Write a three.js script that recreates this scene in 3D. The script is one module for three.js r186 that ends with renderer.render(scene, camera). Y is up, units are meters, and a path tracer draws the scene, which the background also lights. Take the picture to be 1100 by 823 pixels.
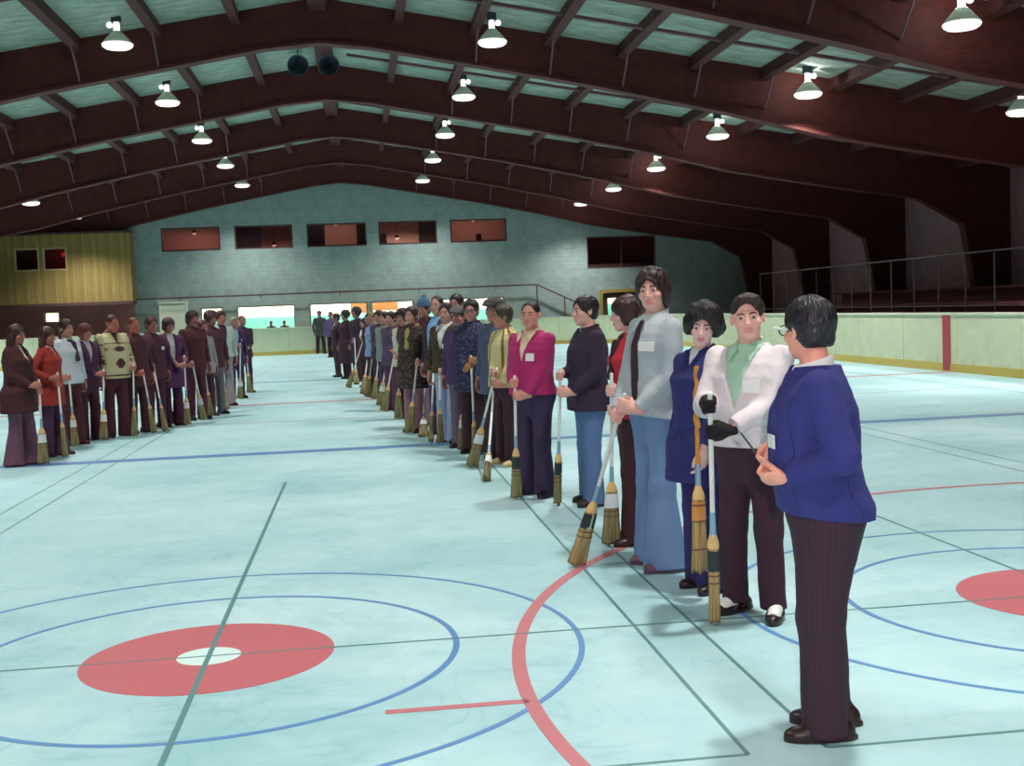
import * as THREE from 'three';
import { mergeGeometries } from 'three/addons/utils/BufferGeometryUtils.js';
import { RoundedBoxGeometry } from 'three/addons/geometries/RoundedBoxGeometry.js';
import { ImprovedNoise } from 'three/addons/math/ImprovedNoise.js';

// ---------------------------------------------------------------- camera, light, exposure
const scene = new THREE.Scene();
scene.background = new THREE.Color(0x020102);
const camera = new THREE.PerspectiveCamera(35.31, 1100 / 823, 0.1, 200);
camera.position.set(0.8085, 1.645, 5.9694);
camera.rotation.set(-0.061386, -0.123882, -0.038644, 'YXZ');
const renderer = new THREE.WebGLRenderer({ antialias: true });
renderer.toneMapping = THREE.LinearToneMapping;
renderer.toneMappingExposure = 0.26;
renderer.shadowMap.enabled = true;
const LAMP_POWER = 560;          // candela of each high-bay lamp, straight down
const LAMP_GLOW = 7;           // what the eye sees of a lamp's glowing mouth
const LAMP_TINT = new THREE.Color(1.0, 0.975, 0.92);
const LOBBY_POWER = 170, GALLERY_POWER = 20;
const FLASH_POWER = 130;          // the photographer's flash, candela

// ---------------------------------------------------------------- helpers
let seed = 7;
const rnd = () => { seed = (seed * 1664525 + 1013904223) >>> 0; return seed / 4294967296; };
const rr = (a, b) => a + (b - a) * rnd();
const perlin = new ImprovedNoise();
const noise = (x, y, z) => perlin.noise(x + 50.3, y + 17.7, z + 31.1);
const clamp = (x, a, b) => Math.min(b, Math.max(a, x));
const mix = (a, b, t) => a + (b - a) * t;
const smooth = (a, b, x) => { const t = clamp((x - a) / (b - a), 0, 1); return t * t * (3 - 2 * t); };
const V = (x, y, z) => new THREE.Vector3(x, y, z);
const count = {};
function numbered(n) { const k = count[n] = (count[n] ?? -1) + 1; return k ? `${n}_${String(k).padStart(3, '0')}` : n; }
function thing(name, label, category, pos = [0, 0, 0], turn = 0, group) {
  const o = new THREE.Group(); o.name = numbered(name); o.position.set(...pos); o.rotation.y = turn;
  o.userData = { label, category }; if (group) o.userData.group = group;
  scene.add(o); return o;
}
function structure(name) { const o = new THREE.Group(); o.name = numbered(name); o.userData = { kind: 'structure' }; scene.add(o); return o; }
function part(name, geo, mat, parent, pos, rot) {
  const m = new THREE.Mesh(geo, mat); m.castShadow = m.receiveShadow = true;
  if (parent) { const n = parent.userData.names ??= {}; const k = n[name] = (n[name] ?? -1) + 1; m.name = k ? `${name}_${String(k).padStart(3, '0')}` : name; parent.add(m); }
  else { m.name = numbered(name); scene.add(m); }
  if (pos) m.position.set(...pos); if (rot) m.rotation.set(...rot);
  return m;
}
const col = c => new THREE.Color(c);
const std = (color, roughness = 0.8, extra = {}) => new THREE.MeshStandardMaterial({ color: col(color), roughness, ...extra });
const phys = (color, roughness = 0.8, extra = {}) => new THREE.MeshPhysicalMaterial({ color: col(color), roughness, ...extra });
function box(w, h, d, x = 0, y = 0, z = 0, bevel = 0) {
  const g = bevel ? new RoundedBoxGeometry(w, h, d, 1, bevel) : new THREE.BoxGeometry(w, h, d);
  g.translate(x, y, z); return g;
}
function boxUV(g, s = 1) {           // uv in metres from the face directions
  const p = g.attributes.position, n = g.attributes.normal, uv = g.attributes.uv;
  for (let i = 0; i < p.count; i++) {
    const ax = Math.abs(n.getX(i)), ay = Math.abs(n.getY(i)), az = Math.abs(n.getZ(i));
    if (ay > ax && ay > az) uv.setXY(i, p.getX(i) * s, p.getZ(i) * s);
    else if (ax > az) uv.setXY(i, p.getZ(i) * s, p.getY(i) * s); else uv.setXY(i, p.getX(i) * s, p.getY(i) * s);
  }
  return g;
}
function bar(a, b, r, seg = 8, r2 = r) {        // round bar between two points
  const d = V().subVectors(b, a), g = new THREE.CylinderGeometry(r2, r, d.length(), seg);
  g.translate(0, d.length() / 2, 0);
  g.applyQuaternion(new THREE.Quaternion().setFromUnitVectors(V(0, 1, 0), d.clone().normalize())); g.translate(a.x, a.y, a.z);
  return g;
}
function dataTex(w, h, f, { srgb = true, rep = [1, 1] } = {}) {
  const d = new Uint8Array(w * h * 4);
  for (let j = 0; j < h; j++) for (let i = 0; i < w; i++) {
    const c = f(i / w, j / h), k = (j * w + i) * 4;
    d[k] = clamp(c[0] * 255, 0, 255); d[k + 1] = clamp(c[1] * 255, 0, 255); d[k + 2] = clamp(c[2] * 255, 0, 255); d[k + 3] = 255;
  }
  const t = new THREE.DataTexture(d, w, h); t.wrapS = t.wrapT = THREE.RepeatWrapping; t.magFilter = THREE.LinearFilter; t.minFilter = THREE.LinearMipmapLinearFilter;
  t.generateMipmaps = true; if (srgb) t.colorSpace = THREE.SRGBColorSpace; t.repeat.set(...rep); t.needsUpdate = true; return t;
}
// tileable noise: blends four shifted copies
const tnoise = (u, v, fu, fv, s = 0) => {
  const a = (x, y) => noise(x * fu, y * fv, s);
  const wu = u, wv = v;
  return (a(u, v) * (1 - wu) + a(u - 1, v) * wu) * (1 - wv) + (a(u, v - 1) * (1 - wu) + a(u - 1, v - 1) * wu) * wv;
};

// ---------------------------------------------------------------- surface textures
const iceTex = dataTex(1536, 1536, (u, v) => {
  const n = tnoise(u, v, 7, 7, 1) * 0.5 + tnoise(u, v, 19, 19, 2) * 0.35 + tnoise(u, v, 60, 60, 3) * 0.2;
  const line = (a, b, sd) => Math.pow(clamp(1 - Math.abs(tnoise(u, v, a, b, sd) + tnoise(u, v, 9, 9, sd + 1) * 0.25) * 11, 0, 1), 1.5) * smooth(0.12, 0.42, tnoise(u, v, 13, 13, sd + 2) + 0.12);
  const scr = line(16, 58, 15) + line(58, 18, 25) * 0.8 + line(41, 43, 35) * 0.8;
  const t = clamp(n * 1.25 + 0.55 + tnoise(u, v, 3, 3, 17) * 0.5, 0, 1) - scr * 0.35;
  return [mix(0.69, 0.86, t), mix(0.81, 0.92, t), mix(0.84, 0.945, t)];
}, { rep: [1 / 7, 1 / 7] });
const iceRough = dataTex(512, 512, (u, v) => { const n = clamp(0.46 + tnoise(u, v, 20, 20, 9) * 0.12 + tnoise(u, v, 70, 70, 11) * 0.1, 0.36, 0.6); return [n, n, n]; }, { srgb: false, rep: [1 / 5, 1 / 5] });
const iceBump = dataTex(512, 512, (u, v) => { const n = 0.5 + tnoise(u, v, 90, 90, 12) * 0.4 + tnoise(u, v, 30, 30, 13) * 0.3; return [n, n, n]; }, { srgb: false, rep: [1 / 2, 1 / 2] });
const joint = (u, v) => {           // 4 x 8 courses of block to the tile, every other row shifted by half
  const row = Math.floor(v * 8), x = (u * 4 + (row % 2) * 0.5) % 1, y = (v * 8) % 1;
  return Math.min(Math.min(x, 1 - x) * 0.4, Math.min(y, 1 - y) * 0.2) < 0.006 ? 1 : 0;
};
const blockTone = (u, v) => { const row = Math.floor(v * 8), c = Math.floor(u * 4 + (row % 2) * 0.5) % 4; return ((Math.sin(row * 12.9 + c * 78.2) * 43758.5) % 1) * 0.07; };
const blockTex = dataTex(512, 512, (u, v) => {
  const t = 0.93 + blockTone(u, v) * 0.35 + tnoise(u, v, 60, 60, 3) * 0.16 + tnoise(u, v, 5, 5, 3) * 0.08 - joint(u, v) * 0.12;
  return [t, t, t];
}, { rep: [1 / 1.6, 1 / 1.6] });
const blockBump = dataTex(512, 512, (u, v) => { const t = 0.8 - joint(u, v) * 0.6 + tnoise(u, v, 50, 50, 8) * 0.3; return [t, t, t]; }, { srgb: false, rep: [1 / 1.6, 1 / 1.6] });
const timberTex = dataTex(256, 256, (u, v) => { const t = 0.85 + tnoise(u, v, 3, 60, 3) * 0.3 + tnoise(u, v, 6, 6, 4) * 0.2; return [t, t, t]; });
const plankTex = dataTex(512, 256, (u, v) => {
  const p = Math.floor(u * 8), x = (u * 8) % 1, g = Math.min(x, 1 - x) < 0.04 ? 0.88 : 1;
  const t = g * (0.88 + ((Math.sin(p * 91.7) * 437.5) % 1) * 0.06 + tnoise(u, v, 90, 4, 3) * 0.22); return [t, t * 0.98, t * 0.9];
}, { rep: [1 / 1.2, 1 / 2.4] });
const deckTex = dataTex(256, 256, (u, v) => { const t = 0.9 + tnoise(u, v, 4, 10, 3) * 0.25 + tnoise(u, v, 30, 30, 4) * 0.12; return [t, t, t]; }, { rep: [1 / 2, 1 / 2] });
const scuffTex = dataTex(512, 256, (u, v) => {
  const s = Math.pow(clamp(tnoise(u, v, 12, 5, 3) * 2.2 - 0.45, 0, 1), 1.5) * smooth(0.75, 0.1, v);
  const t = 0.97 + tnoise(u, v, 6, 6, 2) * 0.07 - s * 0.35; return [t, t, t * 0.99];
});
const weaveBump = dataTex(256, 256, (u, v) => { const t = 0.5 + 0.25 * Math.sin(u * Math.PI * 64) * Math.sin(v * Math.PI * 64) + tnoise(u, v, 30, 30, 2) * 0.4; return [t, t, t]; }, { srgb: false, rep: [5, 5] });
const knitBump = dataTex(256, 256, (u, v) => { const r = Math.abs(Math.sin(u * Math.PI * 24)), t = 0.4 + 0.3 * r + 0.15 * Math.sin((v * 48 + Math.abs((u * 24) % 1 - 0.5) * 2) * Math.PI) + tnoise(u, v, 12, 12, 3) * 0.3; return [t, t, t]; }, { srgb: false, rep: [5, 5] });
const strawTex = dataTex(256, 256, (u, v) => { const t = 0.82 + tnoise(u, v, 70, 2, 3) * 0.5 + tnoise(u, v, 20, 3, 5) * 0.3; return [t, t * 0.97, t * 0.88]; });
const hairBump = dataTex(256, 256, (u, v) => { const t = 0.5 + tnoise(u, v, 60, 5, 3) * 0.7; return [t, t, t]; }, { srgb: false, rep: [3, 3] });

// ---------------------------------------------------------------- implicit surfaces
// naive surface nets over a box, skipping blocks that are far from the surface
function polygonize(f, lo, hi, h, uvf) {
  const nx = Math.ceil((hi[0] - lo[0]) / h) + 1, ny = Math.ceil((hi[1] - lo[1]) / h) + 1, nz = Math.ceil((hi[2] - lo[2]) / h) + 1;
  const val = new Float32Array(nx * ny * nz), B = 6, X = lo[0], Y = lo[1], Z = lo[2], sy = nx, sz = nx * ny;
  for (let kz = 0; kz < nz; kz += B) for (let ky = 0; ky < ny; ky += B) for (let kx = 0; kx < nx; kx += B) {
    const ex = Math.min(kx + B, nx), ey = Math.min(ky + B, ny), ez = Math.min(kz + B, nz);
    const c = f(X + (kx + B / 2) * h, Y + (ky + B / 2) * h, Z + (kz + B / 2) * h), far = Math.abs(c) > B * h * 1.7;
    for (let k = kz; k < ez; k++) for (let j = ky; j < ey; j++) for (let i = kx; i < ex; i++)
      val[i + j * sy + k * sz] = far ? c : f(X + i * h, Y + j * h, Z + k * h);
  }
  const id = new Int32Array(nx * ny * nz).fill(-1), pos = [], index = [];
  const off = [0, 1, sy, sy + 1, sz, sz + 1, sz + sy, sz + sy + 1];
  const E = [[0, 1], [2, 3], [4, 5], [6, 7], [0, 2], [1, 3], [4, 6], [5, 7], [0, 4], [1, 5], [2, 6], [3, 7]];
  for (let k = 0; k < nz - 1; k++) for (let j = 0; j < ny - 1; j++) for (let i = 0; i < nx - 1; i++) {
    const b = i + j * sy + k * sz; let m = 0;
    for (let c = 0; c < 8; c++) if (val[b + off[c]] < 0) m |= 1 << c;
    if (m === 0 || m === 255) continue;
    let px = 0, py = 0, pz = 0, n = 0;
    for (const [a, c] of E) {
      if (((m >> a) & 1) === ((m >> c) & 1)) continue;
      const va = val[b + off[a]], vc = val[b + off[c]], t = va / (va - vc);
      px += mix(a & 1, c & 1, t); py += mix((a >> 1) & 1, (c >> 1) & 1, t); pz += mix(a >> 2, c >> 2, t); n++;
    }
    id[b] = pos.length / 3; pos.push(X + (i + px / n) * h, Y + (j + py / n) * h, Z + (k + pz / n) * h);
  }
  const quad = (a, b, c, d, flip) => { if (a < 0 || b < 0 || c < 0 || d < 0) return; flip ? index.push(a, c, b, a, d, c) : index.push(a, b, c, a, c, d); };
  for (let k = 1; k < nz - 1; k++) for (let j = 1; j < ny - 1; j++) for (let i = 1; i < nx - 1; i++) {
    const b = i + j * sy + k * sz, s = val[b] < 0;
    if (s !== (val[b + 1] < 0)) quad(id[b - sy - sz], id[b - sz], id[b], id[b - sy], !s);
    if (s !== (val[b + sy] < 0)) quad(id[b - 1 - sz], id[b - 1], id[b], id[b - sz], !s);
    if (s !== (val[b + sz] < 0)) quad(id[b - 1 - sy], id[b - sy], id[b], id[b - 1], !s);
  }
  const n = pos.length, nor = new Float32Array(n), uv = new Float32Array(n / 3 * 2), e = h * 0.6;
  for (let q = 0; q < n; q += 3) {
    const x = pos[q], y = pos[q + 1], z = pos[q + 2];
    let gx = f(x + e, y, z) - f(x - e, y, z), gy = f(x, y + e, z) - f(x, y - e, z), gz = f(x, y, z + e) - f(x, y, z - e);
    const l = Math.hypot(gx, gy, gz) || 1; nor[q] = gx / l; nor[q + 1] = gy / l; nor[q + 2] = gz / l;
    const t = uvf ? uvf(x, y, z) : [Math.atan2(x, z) * 0.16, y]; uv[q / 3 * 2] = t[0]; uv[q / 3 * 2 + 1] = t[1];
  }
  const g = new THREE.BufferGeometry();
  g.setAttribute('position', new THREE.Float32BufferAttribute(pos, 3)); g.setAttribute('normal', new THREE.BufferAttribute(nor, 3));
  g.setAttribute('uv', new THREE.BufferAttribute(uv, 2)); g.setIndex(index); return g;
}
const smin = (a, b, k) => { const h = Math.max(k - Math.abs(a - b), 0) / k; return Math.min(a, b) - h * h * k * 0.25; };
const smax = (a, b, k) => -smin(-a, -b, k);
function cap(x, y, z, a, b, ra, rb) {      // tapered capsule
  const bx = b.x - a.x, by = b.y - a.y, bz = b.z - a.z, px = x - a.x, py = y - a.y, pz = z - a.z;
  const t = clamp((px * bx + py * by + pz * bz) / (bx * bx + by * by + bz * bz + 1e-9), 0, 1);
  const dx = px - bx * t, dy = py - by * t, dz = pz - bz * t; return Math.sqrt(dx * dx + dy * dy + dz * dz) - ra - (rb - ra) * t;
}
function ell(x, y, z, cx, cy, cz, rx, ry, rz) {
  x -= cx; y -= cy; z -= cz; const k0 = Math.hypot(x / rx, y / ry, z / rz), k1 = Math.hypot(x / rx / rx, y / ry / ry, z / rz / rz);
  return k1 < 1e-6 ? -Math.min(rx, ry, rz) : k0 * (k0 - 1) / k1;
}
// stack of boxy ellipses: rows of [height, half width, half depth, centre z]
function loft(rows) {
  const y0 = rows[0][0], y1 = rows[rows.length - 1][0], N = 96, W = [], D = [], C = [];
  for (let i = 0, r = 0; i <= N; i++) {
    const y = mix(y0, y1, i / N); while (r < rows.length - 2 && y > rows[r + 1][0]) r++;
    const a = rows[r], b = rows[r + 1], t = smooth(0, 1, (y - a[0]) / (b[0] - a[0])) * 0.5 + clamp((y - a[0]) / (b[0] - a[0]), 0, 1) * 0.5;
    W.push(mix(a[1], b[1], t)); D.push(mix(a[2], b[2], t)); C.push(mix(a[3] || 0, b[3] || 0, t));
  }
  return (x, y, z) => {
    const q = clamp((y - y0) / (y1 - y0), 0, 1) * N, i = Math.min(N - 1, q | 0), t = q - i;
    const w = mix(W[i], W[i + 1], t), d = mix(D[i], D[i + 1], t); z -= mix(C[i], C[i + 1], t);
    const u = x / w, v = z / d, k = Math.pow(Math.abs(u) ** 2.4 + Math.abs(v) ** 2.4, 1 / 2.4), g = Math.hypot(u / w, v / d);
    const s = g < 1e-4 ? -Math.min(w, d) : (k - 1) * Math.hypot(u, v) / g;
    const cy = Math.max(y0 - y, y - y1);
    return cy > 0 ? (s > 0 ? Math.hypot(s, cy) : cy) : Math.max(s, cy);
  };
}

// ---------------------------------------------------------------- the setting
const RIDGE_X = 0.2, RIDGE_Y = 8.69, SLOPE = 0.165, WALL_X = 20.5, FAR_Z = -50.2, BACK_Z = 15.4;
const deckY = x => RIDGE_Y - SLOPE * Math.abs(x - RIDGE_X);
const BEAM_Z = [...Array(10).keys()].map(k => -49.85 + 7.08 * k);      // frames, far to near
const M = {
  ice: phys(0xffffff, 1, { map: iceTex, roughnessMap: iceRough, bumpMap: iceBump, bumpScale: 0.0015, ior: 1.31, color: col(0xe2f5f4) }),
  blueLine: std(0x6288b8, 0.45), blueRing: std(0x5f8fc4, 0.45), redDisc: std(0xc46a74, 0.45), redArc: std(0xc47880, 0.45), greyLine: std(0x5f8c8e, 0.45), redFaint: std(0xb58f92, 0.5), button: std(0xd4efec, 0.5),
  concrete: std(0x6f7270, 0.9), block: std(0x9cafae, 0.9, { map: blockTex, bumpMap: blockBump, bumpScale: 0.006 }),
  sideWall: std(0xb88c96, 0.9, { map: blockTex, bumpMap: blockBump, bumpScale: 0.006 }),
  brownWall: std(0xb4807c, 0.9, { map: blockTex, bumpMap: blockBump, bumpScale: 0.006 }),
  beam: std(0x5e201a, 0.75, { map: timberTex }), purlin: std(0x56221e, 0.8, { map: timberTex }), brace: std(0x6a4850, 0.7),
  deck: std(0xa4b6a8, 0.85, { map: deckTex }), board: std(0xe4eccb, 0.45, { map: scuffTex }), kick: std(0xc9b25a, 0.5), capRail: std(0xdfe3cf, 0.5), stripe: std(0xb03246, 0.5),
  plank: std(0xa8925a, 0.75, { map: plankTex }), frame: std(0x54393a, 0.7), paleFrame: std(0xb8a879, 0.7), yellowFrame: std(0xa08a3c, 0.6), door: std(0xd6e4d2, 0.6),
  glass: phys(0xffffff, 0.02, { transmission: 1, thickness: 0, ior: 1.45 }),
  gallery: std(0x9a807c, 0.85), galleryDark: std(0x3b2026, 0.9), galleryFloor: std(0x4a3030, 0.9), lobbyWall: std(0xf2efe2, 0.85), lobbyTeal: std(0x62b8ae, 0.8), lobbyTan: std(0x8a5c34, 0.8),
  rail: std(0x241a20, 0.95), bench: std(0x7a3c44, 0.85, { map: timberTex }), steel: std(0x8a8f92, 0.4, { metalness: 0.8 }),
  reflector: phys(0xc4d2c8, 0.8, { transmission: 0.35, thickness: 0 }), horn: std(0x37414c, 0.45, { metalness: 0.4 }), hornDark: std(0x2a1414, 0.8),
  lampGlow: std(0x888888, 0.6, { emissive: LAMP_TINT, emissiveIntensity: LAMP_GLOW }),
  lampNeckAndGlint: std(0x888888, 0.6, { emissive: LAMP_TINT, emissiveIntensity: LAMP_GLOW }),  // glow of the lamp neck, also of the imitated reflection beside it
};

// floor: concrete slab, the ice on it, and everything painted in the ice
const floor = structure('floor');
const BX0 = -13.2, BX1 = 12.9, BZ0 = -48.1, BZ1 = 13.4, BR = 6.5;     // inside of the boards
part('floor_slab', box(42, 0.3, 68, 0, -0.185, -17.5), M.concrete, floor);
{
  const s = new THREE.Shape(), e = 0.06;
  s.absarc(BX0 + BR, -(BZ1 - BR), BR + e, Math.PI, Math.PI * 1.5); s.absarc(BX1 - BR, -(BZ1 - BR), BR + e, Math.PI * 1.5, Math.PI * 2);
  s.absarc(BX1 - BR, -(BZ0 + BR), BR + e, 0, Math.PI * 0.5); s.absarc(BX0 + BR, -(BZ0 + BR), BR + e, Math.PI * 0.5, Math.PI);
  const g = new THREE.ExtrudeGeometry(s, { depth: 0.035, bevelEnabled: false, curveSegments: 24 });
  g.rotateX(-Math.PI / 2); g.translate(0, -0.035, 0);
  part('ice_sheet', g, M.ice, floor);
}
const flat = (w, d, x, z, y = 0.0012) => { const g = box(w, 0.001, d); g.translate(x, y, z); return g; };
const ring = (r0, r1, x, z, y = 0.0012, a0 = 0, a1 = Math.PI * 2) => {
  const s = new THREE.Shape(); s.absarc(0, 0, r1, a0, a1, false); if (a1 - a0 > 6.28) { const h = new THREE.Path(); if (r0 > 0) { h.absarc(0, 0, r0, 0, Math.PI * 2, true); s.holes.push(h); } } else s.absarc(0, 0, r0, a1, a0, true);
  const g = new THREE.ExtrudeGeometry(s, { depth: 0.001, bevelEnabled: false, curveSegments: 96 }); g.rotateX(-Math.PI / 2); g.translate(x, y - 0.0005, z); return g;
};
const SHEETS = [-9.134, -4.567, 0, 4.567, 9.134], HALF = 2.134;
for (const cx of SHEETS) {
  const wide = cx === 0 ? 0.026 : 0.018;
  part('centre_line', flat(wide, 12, cx, -0.2 + 0, 0.0024), M.greyLine, floor);
  part('tee_line', flat(2 * HALF + 0.3, 0.015, cx, 0, 0.0022), M.greyLine, floor);
  part('back_line', flat(2 * HALF, 0.018, cx, 1.83), M.greyLine, floor);
  for (const sx of [-1, 1]) part('side_line', flat(0.018, 38, cx + sx * HALF, -17.17), M.greyLine, floor);
  if (cx > -6 && cx < 6) {
    part('house_disc', ring(0.155, 0.61, cx, 0), M.redDisc, floor); part('house_button', ring(0, 0.155, cx, 0), M.button, floor);
    part('house_ring', ring(1.2, 1.232, cx, 0, 0.0014), M.blueRing, floor); part('house_ring', ring(1.816, 1.846, cx, 0, 0.0014), M.blueRing, floor);
  }
}
part('face_off_circle', ring(4.54, 4.605, 6.02, 0.97, 0.0018), M.redArc, floor);
part('face_off_dot', ring(0, 0.3, 6.02, 0.97, 0.0017), M.redDisc, floor);
part('hash_mark', flat(0.6, 0.05, 1.14, 1.05, 0.0018), M.redArc, floor);
part('hash_mark', flat(0.6, 0.05, 10.9, 1.05, 0.0018), M.redArc, floor);
part('blue_line', flat(26.1, 0.3, (BX0 + BX1) / 2, -8.94, 0.0018), M.blueLine, floor);
part('blue_line', flat(26.1, 0.3, (BX0 + BX1) / 2, -25.6, 0.0018), M.blueLine, floor);
part('red_line', flat(26.1, 0.3, (BX0 + BX1) / 2, -17.5, 0.0018), M.redFaint, floor);
for (const z of [-13.4, -21.6, -30.5]) part('hairline', flat(26.1, 0.05, (BX0 + BX1) / 2, z, 0.0016), M.redFaint, floor);

// rink boards: one panel after the other round the ice
const boards = structure('rink_boards');
{
  const path = [], arc = (cx, cz, a0, a1) => { for (let k = 0; k <= 6; k++) { const a = mix(a0, a1, k / 6); path.push([cx + BR * Math.cos(a), cz + BR * Math.sin(a)]); } };
  const H = Math.PI / 2, run = (x0, z0, x1, z1, n) => { for (let k = 1; k < n; k++) path.push([mix(x0, x1, k / n), mix(z0, z1, k / n)]); };
  arc(BX1 - BR, BZ1 - BR, H, 0); run(BX1, BZ1 - BR, BX1, BZ0 + BR, 20);
  arc(BX1 - BR, BZ0 + BR, 0, -H); run(BX1 - BR, BZ0, BX0 + BR, BZ0, 6);
  arc(BX0 + BR, BZ0 + BR, -H, -2 * H); run(BX0, BZ0 + BR, BX0, BZ1 - BR, 20);
  arc(BX0 + BR, BZ1 - BR, 2 * H, H); run(BX0 + BR, BZ1, BX1 - BR, BZ1, 6);
  const kick = [], top = [];
  path.forEach(([x0, z0], i) => {
    const [x1, z1] = path[(i + 1) % path.length], L = Math.hypot(x1 - x0, z1 - z0), t = Math.atan2(-(z1 - z0), x1 - x0);
    // outward is to the right of this walk (anticlockwise seen from above)
    const put = g => { g.rotateY(t); g.translate((x0 + x1) / 2, 0, (z0 + z1) / 2); return g; };
    const out = 1;
    const p = box(L - 0.012, 1.16, 0.06, 0, 0.6, out * 0.04, 0.008); const uv = p.attributes.uv;
    for (let q = 0; q < uv.count; q++) uv.setXY(q, (p.attributes.position.getX(q) / L + 0.5 + (i * 0.37) % 1), p.attributes.position.getY(q) / 1.3);
    part('board_panel', put(p), M.board, boards);
    kick.push(put(box(L + 0.02, 0.17, 0.03, 0, 0.085, out * 0.005))); top.push(put(box(L + 0.04, 0.05, 0.13, 0, 1.195, out * 0.05)));
  });
  part('kick_strip', mergeGeometries(kick), M.kick, boards); part('cap_rail', mergeGeometries(top), M.capRail, boards);
  part('centre_stripe', box(0.012, 1.2, 0.3, BX1 - 0.006, 0.62, -17.75), M.stripe, boards);
  part('centre_stripe', box(0.012, 1.2, 0.3, BX0 + 0.006, 0.62, -17.75), M.stripe, boards);
}

// far wall with its openings
function gable(x0, x1, y0, holes, depth, xr = 0) {
  const s = new THREE.Shape(); s.moveTo(x0, y0); s.lineTo(x1, y0); s.lineTo(x1, deckY(x1)); if (x0 < RIDGE_X && x1 > RIDGE_X) s.lineTo(RIDGE_X, RIDGE_Y); s.lineTo(x0, deckY(x0));
  for (const [a, b, c, d] of holes) { const h = new THREE.Path(); h.moveTo(a, b); h.lineTo(a, d); h.lineTo(c, d); h.lineTo(c, b); s.holes.push(h); }
  return new THREE.ExtrudeGeometry(s, { depth, bevelEnabled: false });
}
const UPPER = [[-7.91, -5.29], [-4.65, -2.04], [-1.4, 1.31], [1.87, 4.57], [5.18, 7.84]], UY = [4.83, 5.9];
const LOWER = [[-6.34, -5.34], [-4.72, -2.09], [-1.45, 1.22], [1.36, 3.35], [3.6, 5.3], [5.6, 7.6]], LY = [1.05, 2.25];
const farHoles = [...UPPER.map(([a, b]) => [a, UY[0], b, UY[1]]), ...LOWER.map(([a, b]) => [a, LY[0], b, LY[1]]), [11.61, 3.4, 14.93, 4.9], [12.19, 0.03, 14.27, 2.36], [-13.2, 1.8, -12.5, 2.32]];
const wallFar = structure('wall_far');
{
  const g = gable(-WALL_X, WALL_X, -0.03, farHoles, 0.25); g.translate(0, 0, FAR_Z - 0.25); part('block_wall', g, M.block, wallFar);
  part('brown_block_wall', boxUV(box(11.4, 2.6, 0.04, -14.9, 1.3, FAR_Z + 0.02)), M.brownWall, wallFar).visible = true;
  wallFar.children[1].geometry = (() => { const s = new THREE.Shape(); s.moveTo(-20.5, 0); s.lineTo(-9.2, 0); s.lineTo(-9.2, 2.62); s.lineTo(-20.5, 2.62); for (const [a, b, c, d] of [[-13.2, 1.8, -12.5, 2.32]]) { const h = new THREE.Path(); h.moveTo(a, b); h.lineTo(a, d); h.lineTo(c, d); h.lineTo(c, b); s.holes.push(h); } const q = new THREE.ExtrudeGeometry(s, { depth: 0.04, bevelEnabled: false }); q.translate(0, 0, FAR_Z + 0.002); return q; })();
}
function frameGeo(w, h, t, d) {                    // four-sided frame round an opening, centred
  const s = new THREE.Shape(); s.moveTo(-w / 2, -h / 2); s.lineTo(w / 2, -h / 2); s.lineTo(w / 2, h / 2); s.lineTo(-w / 2, h / 2);
  const p = new THREE.Path(), a = w / 2 - t, b = h / 2 - t; p.moveTo(-a, -b); p.lineTo(-a, b); p.lineTo(a, b); p.lineTo(a, -b); s.holes.push(p);
  const g = new THREE.ExtrudeGeometry(s, { depth: d, bevelEnabled: true, bevelSize: 0.008, bevelThickness: 0.008, bevelSegments: 1 }); g.translate(0, 0, -d / 2); return g;
}
let windowNo = 0;
function windowAt(x0, x1, y0, y1, z, frameMat, mullions = []) {
  const w = structure(`window_${++windowNo}`); w.position.set((x0 + x1) / 2, (y0 + y1) / 2, z);
  part('window_frame', frameGeo(x1 - x0, y1 - y0, 0.06, 0.1), frameMat, w);
  part('pane', box(x1 - x0 - 0.1, y1 - y0 - 0.1, 0.006), M.glass, w);
  for (const m of mullions) part('mullion', box(0.05, y1 - y0 - 0.1, 0.06, (m - 0.5) * (x1 - x0)), frameMat, w);
  return w;
}
UPPER.forEach(([a, b]) => windowAt(a, b, ...UY, FAR_Z - 0.12, M.frame));
LOWER.forEach(([a, b]) => windowAt(a, b, ...LY, FAR_Z - 0.12, M.steel));
windowAt(11.61, 14.93, 3.4, 4.9, FAR_Z - 0.12, M.frame, [0.5]);
windowAt(-13.2, -12.5, 1.8, 2.32, FAR_Z - 0.12, M.yellowFrame);
// doors in the far wall
{
  const d = structure('door_1'); d.position.set(-7.515, 0, FAR_Z);
  part('door_frame', frameGeo(1.24, 2.56, 0.07, 0.12).translate(0, 1.27, 0.05), M.door, d); part('door_leaf', box(1.1, 2.44, 0.05, 0, 1.24, 0.05, 0.01), M.door, d);
  part('door_handle', box(0.04, 0.14, 0.05, 0.46, 1.05, 0.1, 0.01), M.steel, d);
  const e = structure('door_2'); e.position.set(13.23, 0, FAR_Z - 0.12);
  part('door_frame', frameGeo(2.14, 2.4, 0.12, 0.3).translate(0, 1.17, 0.05), M.yellowFrame, e);
  for (const s of [-1, 1]) {
    const lw = 0.93, leaf = part('door_leaf', frameGeo(lw, 2.22, 0.24, 0.05).translate(s * 0.475, 1.12, 0), M.frame, e);
    part('pane', box(lw - 0.46, 1.76, 0.006, s * 0.475, 1.12, 0), M.glass, e);
    part('door_handle', box(0.03, 0.3, 0.05, s * 0.08, 1.05, 0.05, 0.01), M.steel, e);
  }
}
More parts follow.
